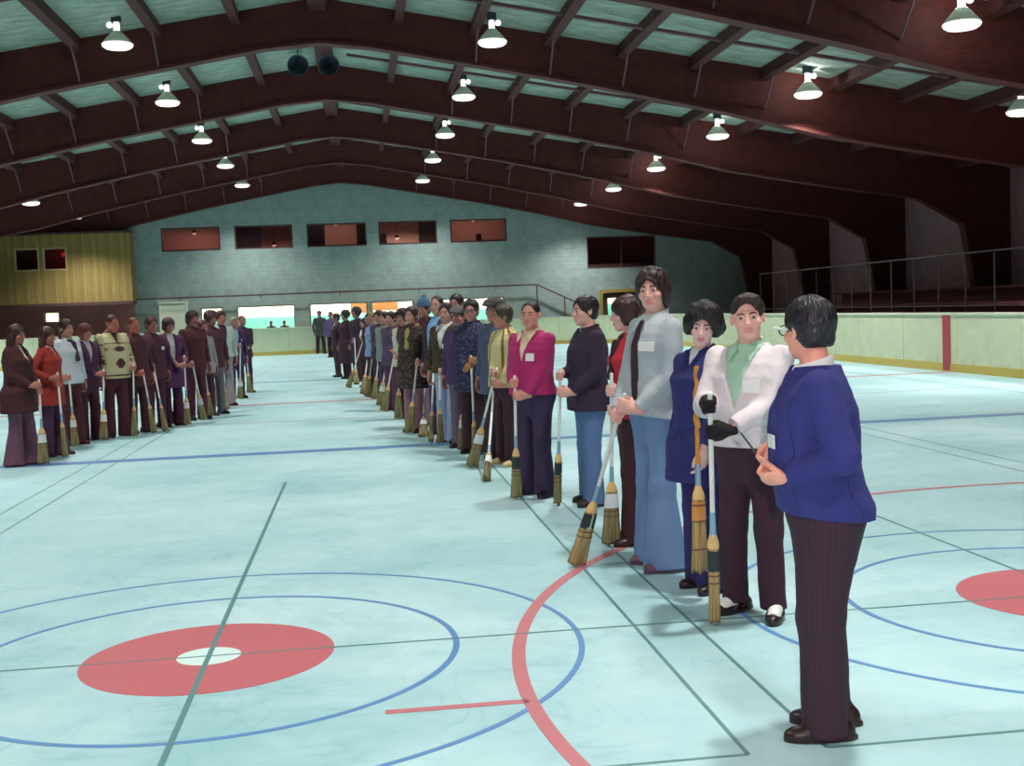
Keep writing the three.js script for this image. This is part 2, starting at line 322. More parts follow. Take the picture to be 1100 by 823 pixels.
// the lobby behind the low windows and the gallery behind the upper ones
const lobby = structure('wall_lobby');
{
  const Z1 = FAR_Z - 0.25, Z0 = Z1 - 4.2;
  part('back_wall', box(36, 3.3, 0.2, 0, 1.6, Z0 - 0.1), M.lobbyWall, lobby); part('wainscot', box(36, 1.74, 0.04, 0, 0.84, Z0 + 0.02), M.lobbyTeal, lobby);
  part('tan_panel', box(1.1, 0.5, 0.05, 0.95, 2.0, Z0 + 0.03), M.lobbyTan, lobby); part('tan_panel', box(1.2, 0.4, 0.05, 2.15, 2.05, Z0 + 0.03), M.lobbyTan, lobby);
  part('end_wall', box(0.2, 3.3, 4.4, -18.1, 1.6, Z0 + 2.1), M.lobbyWall, lobby); part('end_wall', box(0.2, 3.3, 4.4, 18.1, 1.6, Z0 + 2.1), M.lobbyWall, lobby);
  part('lobby_ceiling', box(36, 0.2, 4.4, 0, 3.3, Z0 + 2.1), M.lobbyWall, lobby);
  const g = structure('wall_gallery');
  part('back_wall', box(18, 2.6, 0.2, 0, 5.1, Z1 - 3.1), M.gallery, g); part('gallery_floor', box(18, 0.2, 3.2, 0, 3.9, Z1 - 1.6), M.galleryFloor, g); part('gallery_ceiling', box(18, 0.2, 3.2, 0, 6.5, Z1 - 1.6), M.gallery, g);
  for (const x of [-8.9, -4.95, -1.7, 1.6, 4.9, 8.9]) part('partition', box(0.15, 2.5, 3.0, x, 5.2, Z1 - 1.55), M.gallery, g);
  for (const [x0, x1, y1] of [[-4.6, -3.5, 0], [-1.4, -0.6, 0], [0.85, 1.3, 0], [3.75, 4.55, 0], [1.9, 2.25, -0.45], [6.45, 6.7, -0.55]])
    part('dark_curtain', box(x1 - x0, 1.9 + y1 * 1.2, 0.12, (x0 + x1) / 2, 4.95 + y1 * 0.6, Z1 - 0.4, 0.03), M.galleryDark, g);
  const r = structure('wall_side_room');
  part('back_wall', box(6, 3.2, 0.2, 13.3, 4.6, Z1 - 1.6), std(0x6e3036, 0.9), r); part('room_floor', box(6, 0.2, 1.6, 13.3, 3.5, Z1 - 0.8), M.galleryFloor, r); part('room_ceiling', box(6, 0.2, 1.6, 13.3, 5.3, Z1 - 0.8), M.galleryFloor, r);
}
// side walls, back wall, roof
for (const [n, s] of [['wall_left', -1], ['wall_right', 1]]) {
  const w = structure(n);
  part('block_wall', boxUV(box(0.3, deckY(WALL_X) + 0.1, 66, s * (WALL_X + 0.15), deckY(WALL_X) / 2, -17.4)), M.sideWall, w);
}
{ const w = structure('wall_back'), g = gable(-WALL_X, WALL_X, -0.03, [], 0.3); g.translate(0, 0, BACK_Z); part('block_wall', g, M.sideWall, w); }
const ceiling = structure('ceiling');
{
  const offs = [0.12, 1.8, 3.48, 5.16, 6.84, 8.52, 10.2, 11.88, 13.56, 15.24, 16.92, 18.6, 20.6], tilt = Math.atan(SLOPE);
  const zs = [BEAM_Z[0] - 0.6, ...BEAM_Z.slice(1), BACK_Z + 0.3];
  for (const s of [-1, 1]) for (let b = 0; b < zs.length - 1; b++) {
    const L = zs[b + 1] - zs[b], zc = (zs[b] + zs[b + 1]) / 2;
    for (let k = 0; k < offs.length - 1; k++) {
      const o = (offs[k] + offs[k + 1]) / 2, w = (offs[k + 1] - offs[k]) / Math.cos(tilt) + 0.01;
      part('roof_panel', boxUV(box(w, 0.1, L)), M.deck, ceiling, [RIDGE_X + s * o, RIDGE_Y - SLOPE * o + 0.05, zc], [0, 0, -s * tilt]);
    }
    for (let k = 0; k < offs.length - 1; k++) {
      const o = offs[k];
      part('purlin', box(0.2, 0.32, L - 0.2), M.purlin, ceiling, [RIDGE_X + s * o, RIDGE_Y - SLOPE * o - 0.13, zc], [0, 0, -s * tilt]);
    }
    if (s > 0) part('bridging_bar', box(14.2, 0.07, 0.07), M.brace, ceiling, [RIDGE_X + 7.6, RIDGE_Y - SLOPE * 7.6 - 0.2, zc - 0.9], [0, 0, -tilt]);
    else part('bridging_bar', box(14.2, 0.07, 0.07), M.brace, ceiling, [RIDGE_X - 7.6, RIDGE_Y - SLOPE * 7.6 - 0.2, zc + 2.4], [0, 0, tilt]);
  }
  part('ridge_cap', box(0.3, 0.1, 66, RIDGE_X, RIDGE_Y + 0.07, -17.4), M.deck, ceiling);
  // portal frames: deep rafters that run into tapered columns
  const under = [[0, 7.72], [1.2, 7.6], [6, 6.72], [9.3, 6.02], [11.6, 5.45], [14.5, 4.95], [17.4, 4.5], [18.8, 3.7], [19.5, 0]];
  const sh = new THREE.Shape(); sh.moveTo(0, RIDGE_Y); sh.lineTo(20.3, RIDGE_Y - SLOPE * 20.3); sh.lineTo(20.3, 0); for (const [o, y] of [...under].reverse()) sh.lineTo(o, y);
  const half = new THREE.ExtrudeGeometry(sh, { depth: 0.2, bevelEnabled: false }); half.translate(0, 0, -0.1);
  const flange = [];
  for (let k = 0; k < under.length - 1; k++) {
    const [a, ya] = under[k], [b, yb] = under[k + 1], l = Math.hypot(b - a, yb - ya), g = box(l + 0.03, 0.07, 0.34); g.rotateZ(Math.atan2(yb - ya, b - a)); g.translate((a + b) / 2, (ya + yb) / 2, 0); flange.push(g);
  }
  const fl = mergeGeometries(flange), mirror = g => { const q = g.clone(); q.rotateY(Math.PI); return q; };
  const halfL = mirror(half), flL = mirror(fl);
  for (const z of BEAM_Z) {
    if (z > BACK_Z - 0.3) continue;
    for (const [g, f] of [[half, fl], [halfL, flL]]) { part('rafter', g, M.beam, ceiling, [RIDGE_X, 0, z]); part('rafter_flange', f, M.beam, ceiling, [RIDGE_X, 0, z]); }
    if (z < 0) for (const s of [-1, 1]) for (const o of [3.48, 5.16, 6.84, 8.52, 10.2])
      part('knee_brace', bar(V(RIDGE_X + s * o, deckY(RIDGE_X + o) - 0.25, z + 0.8), V(RIDGE_X + s * o, deckY(RIDGE_X + o) - 0.92, z + 0.12), 0.025, 6), M.brace, ceiling);
  }
}

// ---------------------------------------------------------------- fittings of the hall
{
  const t = thing('viewing_booth', 'yellow timber-clad viewing booth jutting from the far wall at left', 'booth', [-14.6, 2.66, FAR_Z + 1.0]);
  const W = 11, H = 3.0, holes = [[0.6, 1.45, 1.62, 2.43], [1.8, 1.45, 2.8, 2.43]];
  const s = new THREE.Shape(); s.moveTo(-W / 2, 0); s.lineTo(W / 2, 0); s.lineTo(W / 2, H); s.lineTo(-W / 2, H);
  for (const [a, b, c, d] of holes) { const h = new THREE.Path(); h.moveTo(a, b); h.lineTo(a, d); h.lineTo(c, d); h.lineTo(c, b); s.holes.push(h); }
  part('front_cladding', new THREE.ExtrudeGeometry(s, { depth: 0.08, bevelEnabled: false }), M.plank, t);
  part('end_cladding', boxUV(box(0.08, H, 0.92, W / 2 - 0.04, H / 2, -0.47)), M.plank, t);
  part('booth_floor', box(W, 0.14, 1.0, 0, -0.07, -0.42), M.frame, t); part('booth_roof', box(W, 0.1, 1.0, 0, H + 0.05, -0.42), M.frame, t);
  holes.forEach(([a, b, c, d], i) => {
    const w = part('window_frame', frameGeo(c - a, d - b, 0.05, 0.1).translate((a + c) / 2, (b + d) / 2, 0.04), M.paleFrame, t);
    part('pane', box(c - a - 0.1, d - b - 0.1, 0.006, (a + c) / 2, (b + d) / 2, 0.03), M.glass, w);
  });
  part('inner_wall', box(3.4, 2.2, 0.05, 1.7, 1.8, -0.9), M.galleryDark, t);
  const lamp = part('red_lamp', new THREE.SphereGeometry(0.09, 16, 12).translate(2.55, 2.15, -0.45), std(0x802020, 0.5, { emissive: col(0xff3a30), emissiveIntensity: 0.9 }), t);
  const l = new THREE.PointLight(0xff4a3a, 1.6, 0, 2); l.position.set(2.55, 2.15, -0.45); l.castShadow = true; t.add(l);
}
{
  const t = thing('handrail', 'thin dark pipe rail running along the far wall and sloping down at right', 'railing', [0, 0, FAR_Z + 0.35]);
  part('rail', bar(V(-9.2, 2.72, 0), V(9.1, 2.74, 0), 0.035), M.frame, t); part('rail', bar(V(9.1, 2.74, 0), V(11.95, 1.36, 0), 0.035), M.frame, t);
  for (const x of [-7.2, -3.6, 0, 3.6, 7.2]) part('bracket', bar(V(x, 2.7, 0), V(x, 2.62, -0.34), 0.02, 6), M.frame, t);
  for (const [x, y] of [[9.1, 2.74], [10.4, 2.1], [11.95, 1.36]]) part('post', bar(V(x, 0, 0), V(x, y, 0), 0.03), M.frame, t);
}
{
  const t = thing('safety_fence', 'tall thin grey fence of posts and rails above the right-hand boards', 'fence', [BX1 + 0.22, 0, 0]);
  for (let z = -30; z <= -8; z += 1.15) part('post', bar(V(0, 0, z), V(0, 2.42, z), 0.017), M.rail, t);
  part('rail', bar(V(0, 2.42, -30), V(0, 2.42, -8), 0.017), M.rail, t); part('rail', bar(V(0, 1.35, -30), V(0, 1.35, -8), 0.012), M.rail, t);
}
{
  const t = thing('bleacher', 'dark stepped timber bleacher behind the right-hand boards', 'bleacher', [0, 0, -24]);
  for (let k = 0; k < 4; k++) { const x = 15.2 + k * 0.95, y = 0.45 + k * 0.42; part('seat_plank', box(0.34, 0.06, 24, x, y + 0.03, 0), M.bench, t); part('riser', box(0.06, y, 24, x + 0.2, y / 2, 0), M.bench, t); part('foot_plank', box(0.55, 0.05, 24, x + 0.5, y - 0.02, 0), M.bench, t); }
}
// two horn loudspeakers under the ridge
for (const [dx, word] of [[-0.4, 'left'], [0.4, 'right']]) {
  const t = thing('horn_speaker', `${word} one of the two dark round loudspeakers hung under the roof ridge`, 'loudspeaker', [-0.07 + dx * 0.98, 8.14, -26]);
  const pts = [[0.07, -0.45], [0.1, -0.3], [0.16, -0.15], [0.25, -0.02], [0.275, 0], [0.27, 0.02], [0.24, 0.0], [0.14, -0.14], [0.08, -0.28], [0, -0.3]].map(p => new THREE.Vector2(...p));
  const g = new THREE.LatheGeometry(pts, 32); g.rotateX(Math.PI / 2 + 0.35); part('horn', g, M.horn, t);
  part('driver', new THREE.CylinderGeometry(0.1, 0.1, 0.2, 20).rotateX(Math.PI / 2 + 0.35).translate(0, 0.17, -0.5), M.hornDark, t);
  part('hanger', bar(V(0, 0.1, -0.2), V(0, 0.5, -0.2), 0.015, 6), M.hornDark, t);
}

// high-bay lamps: row, its height, its places (x, z) near to far
function highBay(x, y, z, label, flip, leak = 0) {
  const t = thing('high_bay_lamp', label, 'lamp', [x, y, z]);
  const pts = [[0.30, 0], [0.31, 0.015], [0.29, 0.05], [0.24, 0.11], [0.16, 0.2], [0.11, 0.25], [0.1, 0.27], [0.09, 0.25], [0.15, 0.18], [0.23, 0.1], [0.28, 0.04], [0.295, 0.005]].map(p => new THREE.Vector2(...p));
  part('reflector', LAMP_G.reflector ??= new THREE.LatheGeometry(pts, 32), M.reflector, t);
  part('glowing_mouth', LAMP_G.mouth ??= new THREE.LatheGeometry([[0, -0.1], [0.14, -0.095], [0.25, -0.075], [0.3, -0.04], [0.318, 0.0], [0.3, 0.022], [0.27, 0.03]].map(p => new THREE.Vector2(...p)), 32), M.lampGlow, t);
  part('lamp_neck', LAMP_G.neck ??= new THREE.CapsuleGeometry(0.065, 0.13, 4, 14).translate(0, 0.35, 0), M.lampNeckAndGlint, t);
  part('glowing_reflection', LAMP_G.glint ??= new THREE.SphereGeometry(0.062, 14, 10), M.lampNeckAndGlint, t, [flip * 0.14, 0.4, 0.02]);  // glowing ball painted in for the bright reflection off the ballast box
  part('ballast', LAMP_G.ballast ??= box(0.2, 0.2, 0.16, 0, 0.56, 0, 0.02), M.horn, t);
  part('hanger', bar(V(0, 0.64, 0), V(0, Math.max(0.7, deckY(x) - y - 0.02), 0), 0.015, 6), M.horn, t);
  const l = new THREE.SpotLight(LAMP_TINT, LAMP_POWER, 0, 1.1, 0.6, 2); l.position.set(0, -0.12, 0); l.target.position.set(0, -1, 0); l.castShadow = true; l.shadow.radius = 12; t.add(l, l.target);
  if (leak) { const u = new THREE.PointLight(LAMP_TINT, leak, 0, 2); u.position.set(0, 0.38, 0); u.castShadow = true; t.add(u); }
  return t;
}
const LAMP_G = {}, spare = (x, y, z) => { highBay(x, y, z, 'bell-shaped lamp under the roof out of the picture', 1).userData.group = 'lamps out of the picture'; };
{
  const rows = [['row just left of the roof ridge', 7.45, -1, [[-3.92, -20.28], [-3.96, -27.15], [-3.96, -34.19], [-3.93, -40.79], [-3.96, -47.69]], 1],
    ['row just right of the roof ridge', 7.45, 1, [[3.95, -20.4], [3.9, -27.05], [3.89, -34.05], [3.88, -40.55], [3.86, -47.65]], 1],
    ['row above the right-hand boards', 6.27, 1, [[11.1, -13.5], [11.18, -20.71], [11.02, -27.17], [11.16, -34.79], [11.11, -41.57], [10.99, -48.04]], 1],
    ['far left row beside the yellow booth', 6.22, 1, [[-10.98, -40.49], [-10.87, -46.9]], 1]];
  const nth = ['nearest', 'second', 'third', 'fourth', 'fifth', 'farthest'];
  for (const [name, y, flip, places] of rows) places.forEach(([x, z], i) => highBay(x, z === -13.5 ? 6.14 : y, z, `${i === places.length - 1 ? 'farthest' : nth[i]} glowing bell-shaped lamp in the ${name}`, flip, name.includes('right-hand') ? 6 : 0));
  highBay(15.48, 5.55, -19.23, 'glowing lamp cut by the right edge of the photo above the bleachers', 1);
  for (const z of [-13.4, -6.5, 0.4, 7.3]) for (const [x, y] of [[-3.94, 7.45], [3.92, 7.45]]) spare(x, y, z);
  for (const z of [-7.2, -0.3, 6.6]) for (const [x, y] of [[11.3, 6.27], [-10.95, 6.22]]) spare(x, y, z);
  for (const z of [-12.4, -5.6, 1.2]) spare(15.48, 5.55, z);
  for (const z of [-33.6, -26.8, -20, -14]) highBay(-10.95, 6.22, z, 'bell-shaped lamp under the roof out of the picture', 1);
}
// lamps of the lobby and the gallery
for (const x of [-14, -8, -3.4, 0, 3.4, 7, 13]) {
  const t = thing('ceiling_light', `strip light on the lobby ceiling behind ${({ '-14': 'the small lit window under the booth', '-8': 'the pale closed door', '-3.4': 'the wide low window with two onlookers', 0: 'the middle low window', 3.4: 'the low window right of the middle', 7: 'the low windows right of the curlers', 13: 'the glazed double door' })[x]}`, 'lamp', [x, 3.14, FAR_Z - 2.2]);
  part('housing', box(1.5, 0.06, 0.3, 0, 0.03, 0, 0.01), M.steel, t); part('diffuser', box(1.4, 0.03, 0.24, 0, -0.015, 0, 0.01), std(0xffffff, 0.5, { emissive: col(0xfff6dd), emissiveIntensity: 2.5 }), t);
  const l = new THREE.PointLight(0xfff3d6, LOBBY_POWER, 0, 2); l.position.set(0, -0.12, 0); l.castShadow = true; t.add(l);
}
[-6.6, -3, -0.1, 2.75, 6.4].forEach((x, i) => {
  const y = [5.72, 5.05, 5.95, 5.2, 5.95][i], warm = [0xffb4a4, 0xffb8a4, 0xffc0aa, 0xffd8c0, 0xffbaa6][i], pw = [1, 0.7, 0.9, 2.2, 0.9][i];
  const t = thing('wall_lamp', `small lamp inside the ${['leftmost', 'second', 'middle', 'fourth', 'rightmost'][i]} of the five upper windows`, 'lamp', [x, y, FAR_Z - 1.4]);
  part('bulb', new THREE.SphereGeometry(0.09, 14, 10), std(0xffffff, 0.5, { emissive: col(warm), emissiveIntensity: i === 3 ? 2.5 : 1.2 }), t);
  part('shade', new THREE.CylinderGeometry(0.07, 0.13, 0.14, 20, 1, true).translate(0, 0.08, 0), M.galleryDark, t);
  part('stem', bar(V(0, 0.1, 0), V(0, 6.4 - y, 0), 0.012, 6), M.galleryDark, t);
  const l = new THREE.PointLight(warm, GALLERY_POWER * pw, 0, 2); l.castShadow = true; t.add(l);
});

// ---------------------------------------------------------------- people
// everything is modelled for a height of 1.75 m, facing +z, and scaled to the person
const CELL = [{ cloth: 0.0095, skin: 0.012, head: 0.0042, hand: 0.0036, shoe: 0.006, hair: 0.005 }, { cloth: 0.014, skin: 0.018, head: 0.0065, hand: 0.0055, shoe: 0.011, hair: 0.008 }, { cloth: 0.021, skin: 0.024, head: 0.01, hand: 0.0075, shoe: 0.016, hair: 0.013 }];
const cache = new Map(), cached = (k, f) => { if (!cache.has(k)) cache.set(k, f()); return cache.get(k); };
// head: origin between the eyes, 0.117 m to the crown and to the chin
function headField(f) {
  const jw = f ? 0.94 : 1;
  return (X, y, z) => {
    const x = Math.abs(X);
    let d = ell(x, y, z, 0, 0.032, -0.018, 0.076, 0.086, 0.096);
    d = smin(d, ell(x, y, z, 0, -0.032, 0.022, 0.061 * jw, 0.085, 0.066), 0.03);
    d = smin(d, ell(x, y, z, 0, -0.076, 0.034, 0.047 * jw, 0.036, 0.048), 0.025);
    d = smin(d, ell(x, y, z, 0, -0.1, 0.066, 0.02, 0.016, 0.016), 0.022);
    d = smin(d, cap(x, y, z, { x: 0, y: 0.024, z: 0.078 }, { x: 0.042, y: 0.02, z: 0.064 }, 0.012, 0.011), 0.016);
    d = smin(d, ell(x, y, z, 0.043, -0.028, 0.058, 0.022, 0.02, 0.022), 0.02);
    d = smax(d, -ell(x, y, z, 0.032, 0.003, 0.096, 0.019, 0.012, 0.02), 0.012);
    d = smin(d, ell(x, y, z, 0.0315, 0.003, 0.0745, 0.0165, 0.0125, 0.013), 0.006);
    d = smin(d, cap(x, y, z, { x: 0, y: 0.008, z: 0.085 }, { x: 0, y: -0.03, z: 0.104 }, 0.0085, 0.0115), 0.011);
    d = smin(d, ell(x, y, z, 0.012, -0.034, 0.095, 0.009, 0.008, 0.011), 0.007);
    d = smin(d, cap(x, y, z, { x: 0, y: -0.059, z: 0.089 }, { x: 0.021, y: -0.063, z: 0.077 }, 0.0065, 0.004), 0.006);
    d = smin(d, cap(x, y, z, { x: 0, y: -0.071, z: 0.087 }, { x: 0.018, y: -0.068, z: 0.077 }, 0.0072, 0.004), 0.006);
    d = smax(d, -cap(x, y, z, { x: 0, y: -0.065, z: 0.099 }, { x: 0.025, y: -0.0655, z: 0.086 }, 0.0035, 0.002), 0.004);
    const ear = smax(ell(x, y, z, 0.079, -0.006, -0.012, 0.011, 0.033, 0.021), -ell(x, y, z, 0.09, -0.004, -0.006, 0.009, 0.02, 0.011), 0.006);
    d = smin(d, ear, 0.008);
    return smin(d, cap(x, y, z, { x: 0, y: -0.07, z: -0.02 }, { x: 0, y: -0.19, z: -0.045 }, 0.053 * (f ? 0.87 : 1), 0.056 * (f ? 0.87 : 1)), 0.025);
  };
}
const headGeo = (f, t) => cached(`head${f}${t}`, () => {
  const g = polygonize(headField(f), [-0.1, -0.18, -0.125], [0.1, 0.13, 0.13], CELL[t].head), p = g.attributes.position, c = new Float32Array(p.count * 3);
  for (let i = 0; i < p.count; i++) {      // lips and cheeks have their own colour
    const x = Math.abs(p.getX(i)), y = p.getY(i), z = p.getZ(i);
    const lip = smooth(0.026, 0.018, x) * smooth(0.017, 0.009, Math.abs(y + 0.066)) * smooth(0.07, 0.078, z), ch = smooth(0.03, 0.0, Math.hypot(x - 0.045, y + 0.035)) * smooth(0.02, 0.05, z) * 0.4;
    c[i * 3] = 1 - lip * (f ? 0.22 : 0.12); c[i * 3 + 1] = 1 - lip * (f ? 0.55 : 0.32) - ch * 0.25; c[i * 3 + 2] = 1 - lip * (f ? 0.5 : 0.3) - ch * 0.2;
  }
  g.setAttribute('color', new THREE.BufferAttribute(c, 3)); return g;
});
// right hand: wrist at the origin, fingers along +y, thumb on +x, palm towards +z; grip closes round a rod along x
function handField(grip, fat) {
  const P = (x, y, z) => ({ x, y, z }), seg = [], fx = [0.029, 0.0095, -0.0105, -0.029], len = [0.97, 1.05, 1.0, 0.84];
  fx.forEach((x, i) => {
    const pts = [P(x, 0.088, 0.002)];
    if (grip) for (const a of [-22, 62, 138].map(d => d * Math.PI / 180)) pts.push(P(x * 0.92, 0.09 + Math.cos(a) * 0.0235 * (0.8 + 0.2 * len[i]), 0.029 + Math.sin(a) * 0.0235));
    else { let a = 0.12 + i * 0.05, y = 0.088, z = 0.002; for (const [l, b] of [[0.043, 0.28], [0.027, 0.42], [0.02, 0.3]]) { a += b; y += Math.cos(a) * l * len[i]; z += Math.sin(a) * l * len[i]; pts.push(P(x * (1 + (y - 0.088) * 1.2), y, z)); } }
    for (let k = 0; k < 3; k++) seg.push([pts[k], pts[k + 1], (0.0098 - k * 0.0007) * fat * (i === 3 ? 0.9 : 1), (0.0092 - k * 0.0008) * fat * (i === 3 ? 0.9 : 1)]);
  });
  const T = grip ? [P(0.026, 0.022, 0.006), P(0.043, 0.05, 0.026), P(0.04, 0.08, 0.05), P(0.018, 0.094, 0.0545)] : [P(0.026, 0.022, 0.006), P(0.049, 0.052, 0.016), P(0.056, 0.082, 0.022), P(0.053, 0.106, 0.026)];
  const thumb = [0.014, 0.0125, 0.0108, 0.0092];
  return (x, y, z) => {
    let d = ell(x, y, z, 0, 0.055, 0, 0.043 * fat, 0.055, 0.0165 * fat);
    d = smin(d, ell(x, y, z, 0, 0.078, 0.001, 0.041 * fat, 0.024, 0.0145 * fat), 0.012);
    d = smin(d, cap(x, y, z, { x: 0, y: -0.03, z: 0 }, { x: 0, y: 0.03, z: 0 }, 0.026 * fat, 0.027 * fat), 0.016);
    let f = 1; for (const [a, b, ra, rb] of seg) f = Math.min(f, cap(x, y, z, a, b, ra, rb));
    d = smin(d, f, 0.007);
    let t = 1; for (let k = 0; k < 3; k++) t = Math.min(t, cap(x, y, z, T[k], T[k + 1], thumb[k] * fat, thumb[k + 1] * fat));
    return smin(d, t, 0.008);
  };
}
const handGeo = (grip, left, t, fat = 1) => cached(`hand${grip}${left}${t}${fat}`, () => {
  const g = polygonize(handField(grip, fat), [-0.06, -0.05, -0.035], [0.08, 0.215, 0.1], CELL[t].hand);
  if (left) { const p = g.attributes.position, n = g.attributes.normal, ix = g.index.array; for (let i = 0; i < p.count; i++) { p.setZ(i, -p.getZ(i)); n.setZ(i, -n.getZ(i)); } for (let i = 0; i < ix.length; i += 3) [ix[i], ix[i + 1]] = [ix[i + 1], ix[i]]; }
  return g;
});
const shoeGeo = (t, kind) => cached(`shoe${t}${kind}`, () => {
  const hi = kind === 'boot' ? 0.05 : 0;
  const f = (x, y, z) => {
    const cx = x - 0.012 * smooth(0, 0.14, z);
    let d = ell(cx, y, z, 0, 0.035, -0.055, 0.037, 0.05, 0.048); d = smin(d, ell(cx, y, z, 0, 0.03, 0.095, 0.046, 0.034, 0.088), 0.03); d = smin(d, cap(cx, y, z, { x: 0, y: 0.095 + hi, z: -0.03 }, { x: 0, y: 0.045, z: 0.07 }, 0.036, 0.034), 0.03);
    d = smin(d, Math.max(ell(cx, 0, z, 0, 0, 0.035, 0.047, 1, 0.148), y - 0.02), 0.012);
    return Math.max(d, -y, y - 0.11 - hi);
  };
  return polygonize(f, [-0.07, -0.015, -0.13], [0.08, 0.14 + hi, 0.21], CELL[t].shoe, (x, y, z) => [z, x + y]);
});
// hair styles, in the head's frame
function hairField(style) {
  const strand = (x, y, z, k) => noise(x * 90, y * 26, z * 40) * k + noise(x * 34, y * 34, z * 34) * k * 1.2;
  const face = (x, y, z, w, top, low) => Math.max(ell(x, y, z, 0, (top + low) / 2, 0.1, w, (top - low) / 2, 0.085), -1);
  const S = {
    short: (x, y, z) => { let d = ell(x, y, z, 0.006, 0.042, -0.02, 0.085, 0.09, 0.107); d = smin(d, ell(x, y, z, 0.02, 0.1, 0.055, 0.05, 0.025, 0.035), 0.03); d = smax(d, -face(x, y, z, 0.071, 0.088, -0.2), 0.012); d = smax(d, -0.03 - y + 0.35 * Math.max(0, z + 0.02) - 0.28 * Math.max(0, -z - 0.03), 0.015); d = smax(d, -ell(Math.abs(x), y, z, 0.085, -0.012, 0.0, 0.02, 0.035, 0.02), 0.008); return d - strand(x, y, z, 0.003); },
    full: (x, y, z) => { let d = ell(x, y, z, 0, 0.038, -0.025, 0.093, 0.1, 0.117); d = smin(d, ell(x, y, z, 0, -0.04, -0.065, 0.075, 0.06, 0.05), 0.03); d = smax(d, -face(x, y, z, 0.071, 0.08, -0.2), 0.012); d = smax(d, -0.075 - y + 0.75 * Math.max(0, z + 0.03), 0.015); return d - strand(x, y, z, 0.003); },
    shaggy: (x, y, z) => { let d = ell(x, y, z, 0, 0.035, -0.022, 0.1, 0.106, 0.118); d = smin(d, ell(Math.abs(x), y, z, 0.07, -0.03, -0.03, 0.034, 0.075, 0.055), 0.03); d = smin(d, ell(x, y, z, 0, -0.07, -0.075, 0.07, 0.06, 0.045), 0.03); d = smax(d, -face(x, y, z, 0.064, 0.066, -0.22), 0.012); return d - strand(x, y, z, 0.006); },
    bouffant: (x, y, z) => { let d = ell(x, y, z, 0, 0.05, -0.03, 0.118, 0.115, 0.13); d = smin(d, ell(Math.abs(x), y, z, 0.085, 0.0, -0.02, 0.045, 0.06, 0.06), 0.03); d = smin(d, ell(x, y, z, 0.02, 0.115, 0.03, 0.07, 0.04, 0.05), 0.03); d = smax(d, -face(x, y, z, 0.07, 0.06, -0.2), 0.014); d = smax(d, -0.075 - y, 0.02); return d - strand(x, y, z, 0.004) - 0.003 * Math.sin(x * 60 + y * 50); },
    long: (x, y, z) => { let d = ell(x, y, z, 0, 0.036, -0.022, 0.094, 0.1, 0.114); d = smin(d, cap(Math.abs(x), y, z, { x: 0.075, y: -0.02, z: -0.02 }, { x: 0.088, y: -0.23, z: -0.01 }, 0.034, 0.024), 0.04); d = smin(d, cap(x, y, z, { x: 0, y: -0.03, z: -0.075 }, { x: 0, y: -0.26, z: -0.085 }, 0.07, 0.055), 0.05); d = smax(d, -face(x, y, z, 0.063, 0.062, -0.25), 0.012); return d - strand(x, y, z, 0.005); },
    bowl: (x, y, z) => { let d = ell(x, y, z, 0, 0.035, -0.018, 0.098, 0.1, 0.116); d = smin(d, ell(Math.abs(x), y, z, 0.066, -0.04, -0.02, 0.036, 0.07, 0.06), 0.03); d = smax(d, -face(x, y, z, 0.066, 0.036, -0.22), 0.01); d = smax(d, -0.085 - y, 0.02); return d - strand(x, y, z, 0.003); },
    thin: (x, y, z) => { let d = ell(x, y, z, 0, 0.034, -0.022, 0.08, 0.089, 0.101); d = smax(d, -face(x, y, z, 0.074, 0.098, -0.2), 0.012); d = smax(d, -0.05 - y + 0.5 * Math.max(0, z + 0.02), 0.015); return d - strand(x, y, z, 0.002); },
    afro: (x, y, z) => { let d = ell(x, y, z, 0, 0.04, -0.03, 0.125, 0.122, 0.13); d = smax(d, -face(x, y, z, 0.066, 0.056, -0.22), 0.012); return d - strand(x, y, z, 0.008); },
  };
  return S[style];
}
const hairGeo = (style, t) => cached(`hair${style}${t}`, () => polygonize(hairField(style), [-0.15, -0.34, -0.2], [0.15, 0.2, 0.13], CELL[t].hair, (x, y, z) => [Math.atan2(x, -z) * 0.12, y + z * 0.3]));
const eyeGeo = cached('eye', () => { const g = new THREE.SphereGeometry(0.0125, 16, 12), p = g.attributes.position, c = new Float32Array(p.count * 3); for (let i = 0; i < p.count; i++) { const r = Math.hypot(p.getX(i), p.getY(i)), k = p.getZ(i) < 0 ? 0.5 : r < 0.0072 ? 0.04 : 0.45; c.set([k, k * (r < 0.0066 ? 0.7 : 1), k * (r < 0.0066 ? 0.5 : 1)], i * 3); } g.setAttribute('color', new THREE.BufferAttribute(c, 3)); return g; });
const browGeo = s => cached('brow' + s, () => new THREE.TubeGeometry(new THREE.CatmullRomCurve3([V(s * 0.013, 0.021, 0.0915), V(s * 0.03, 0.027, 0.0875), V(s * 0.047, 0.02, 0.0735)]), 8, 0.0036, 5));
const EYE = std(0xffffff, 0.25, { vertexColors: true });
const skinMats = {}, hairMats = {}, clothMats = {};
const skin = c => skinMats[c] ??= phys(c, 0.55, { vertexColors: true, sheen: 0.2 });
const hairMat = c => hairMats[c] ??= phys(c, 0.45, { bumpMap: hairBump, bumpScale: 0.004, sheen: 0.3 });
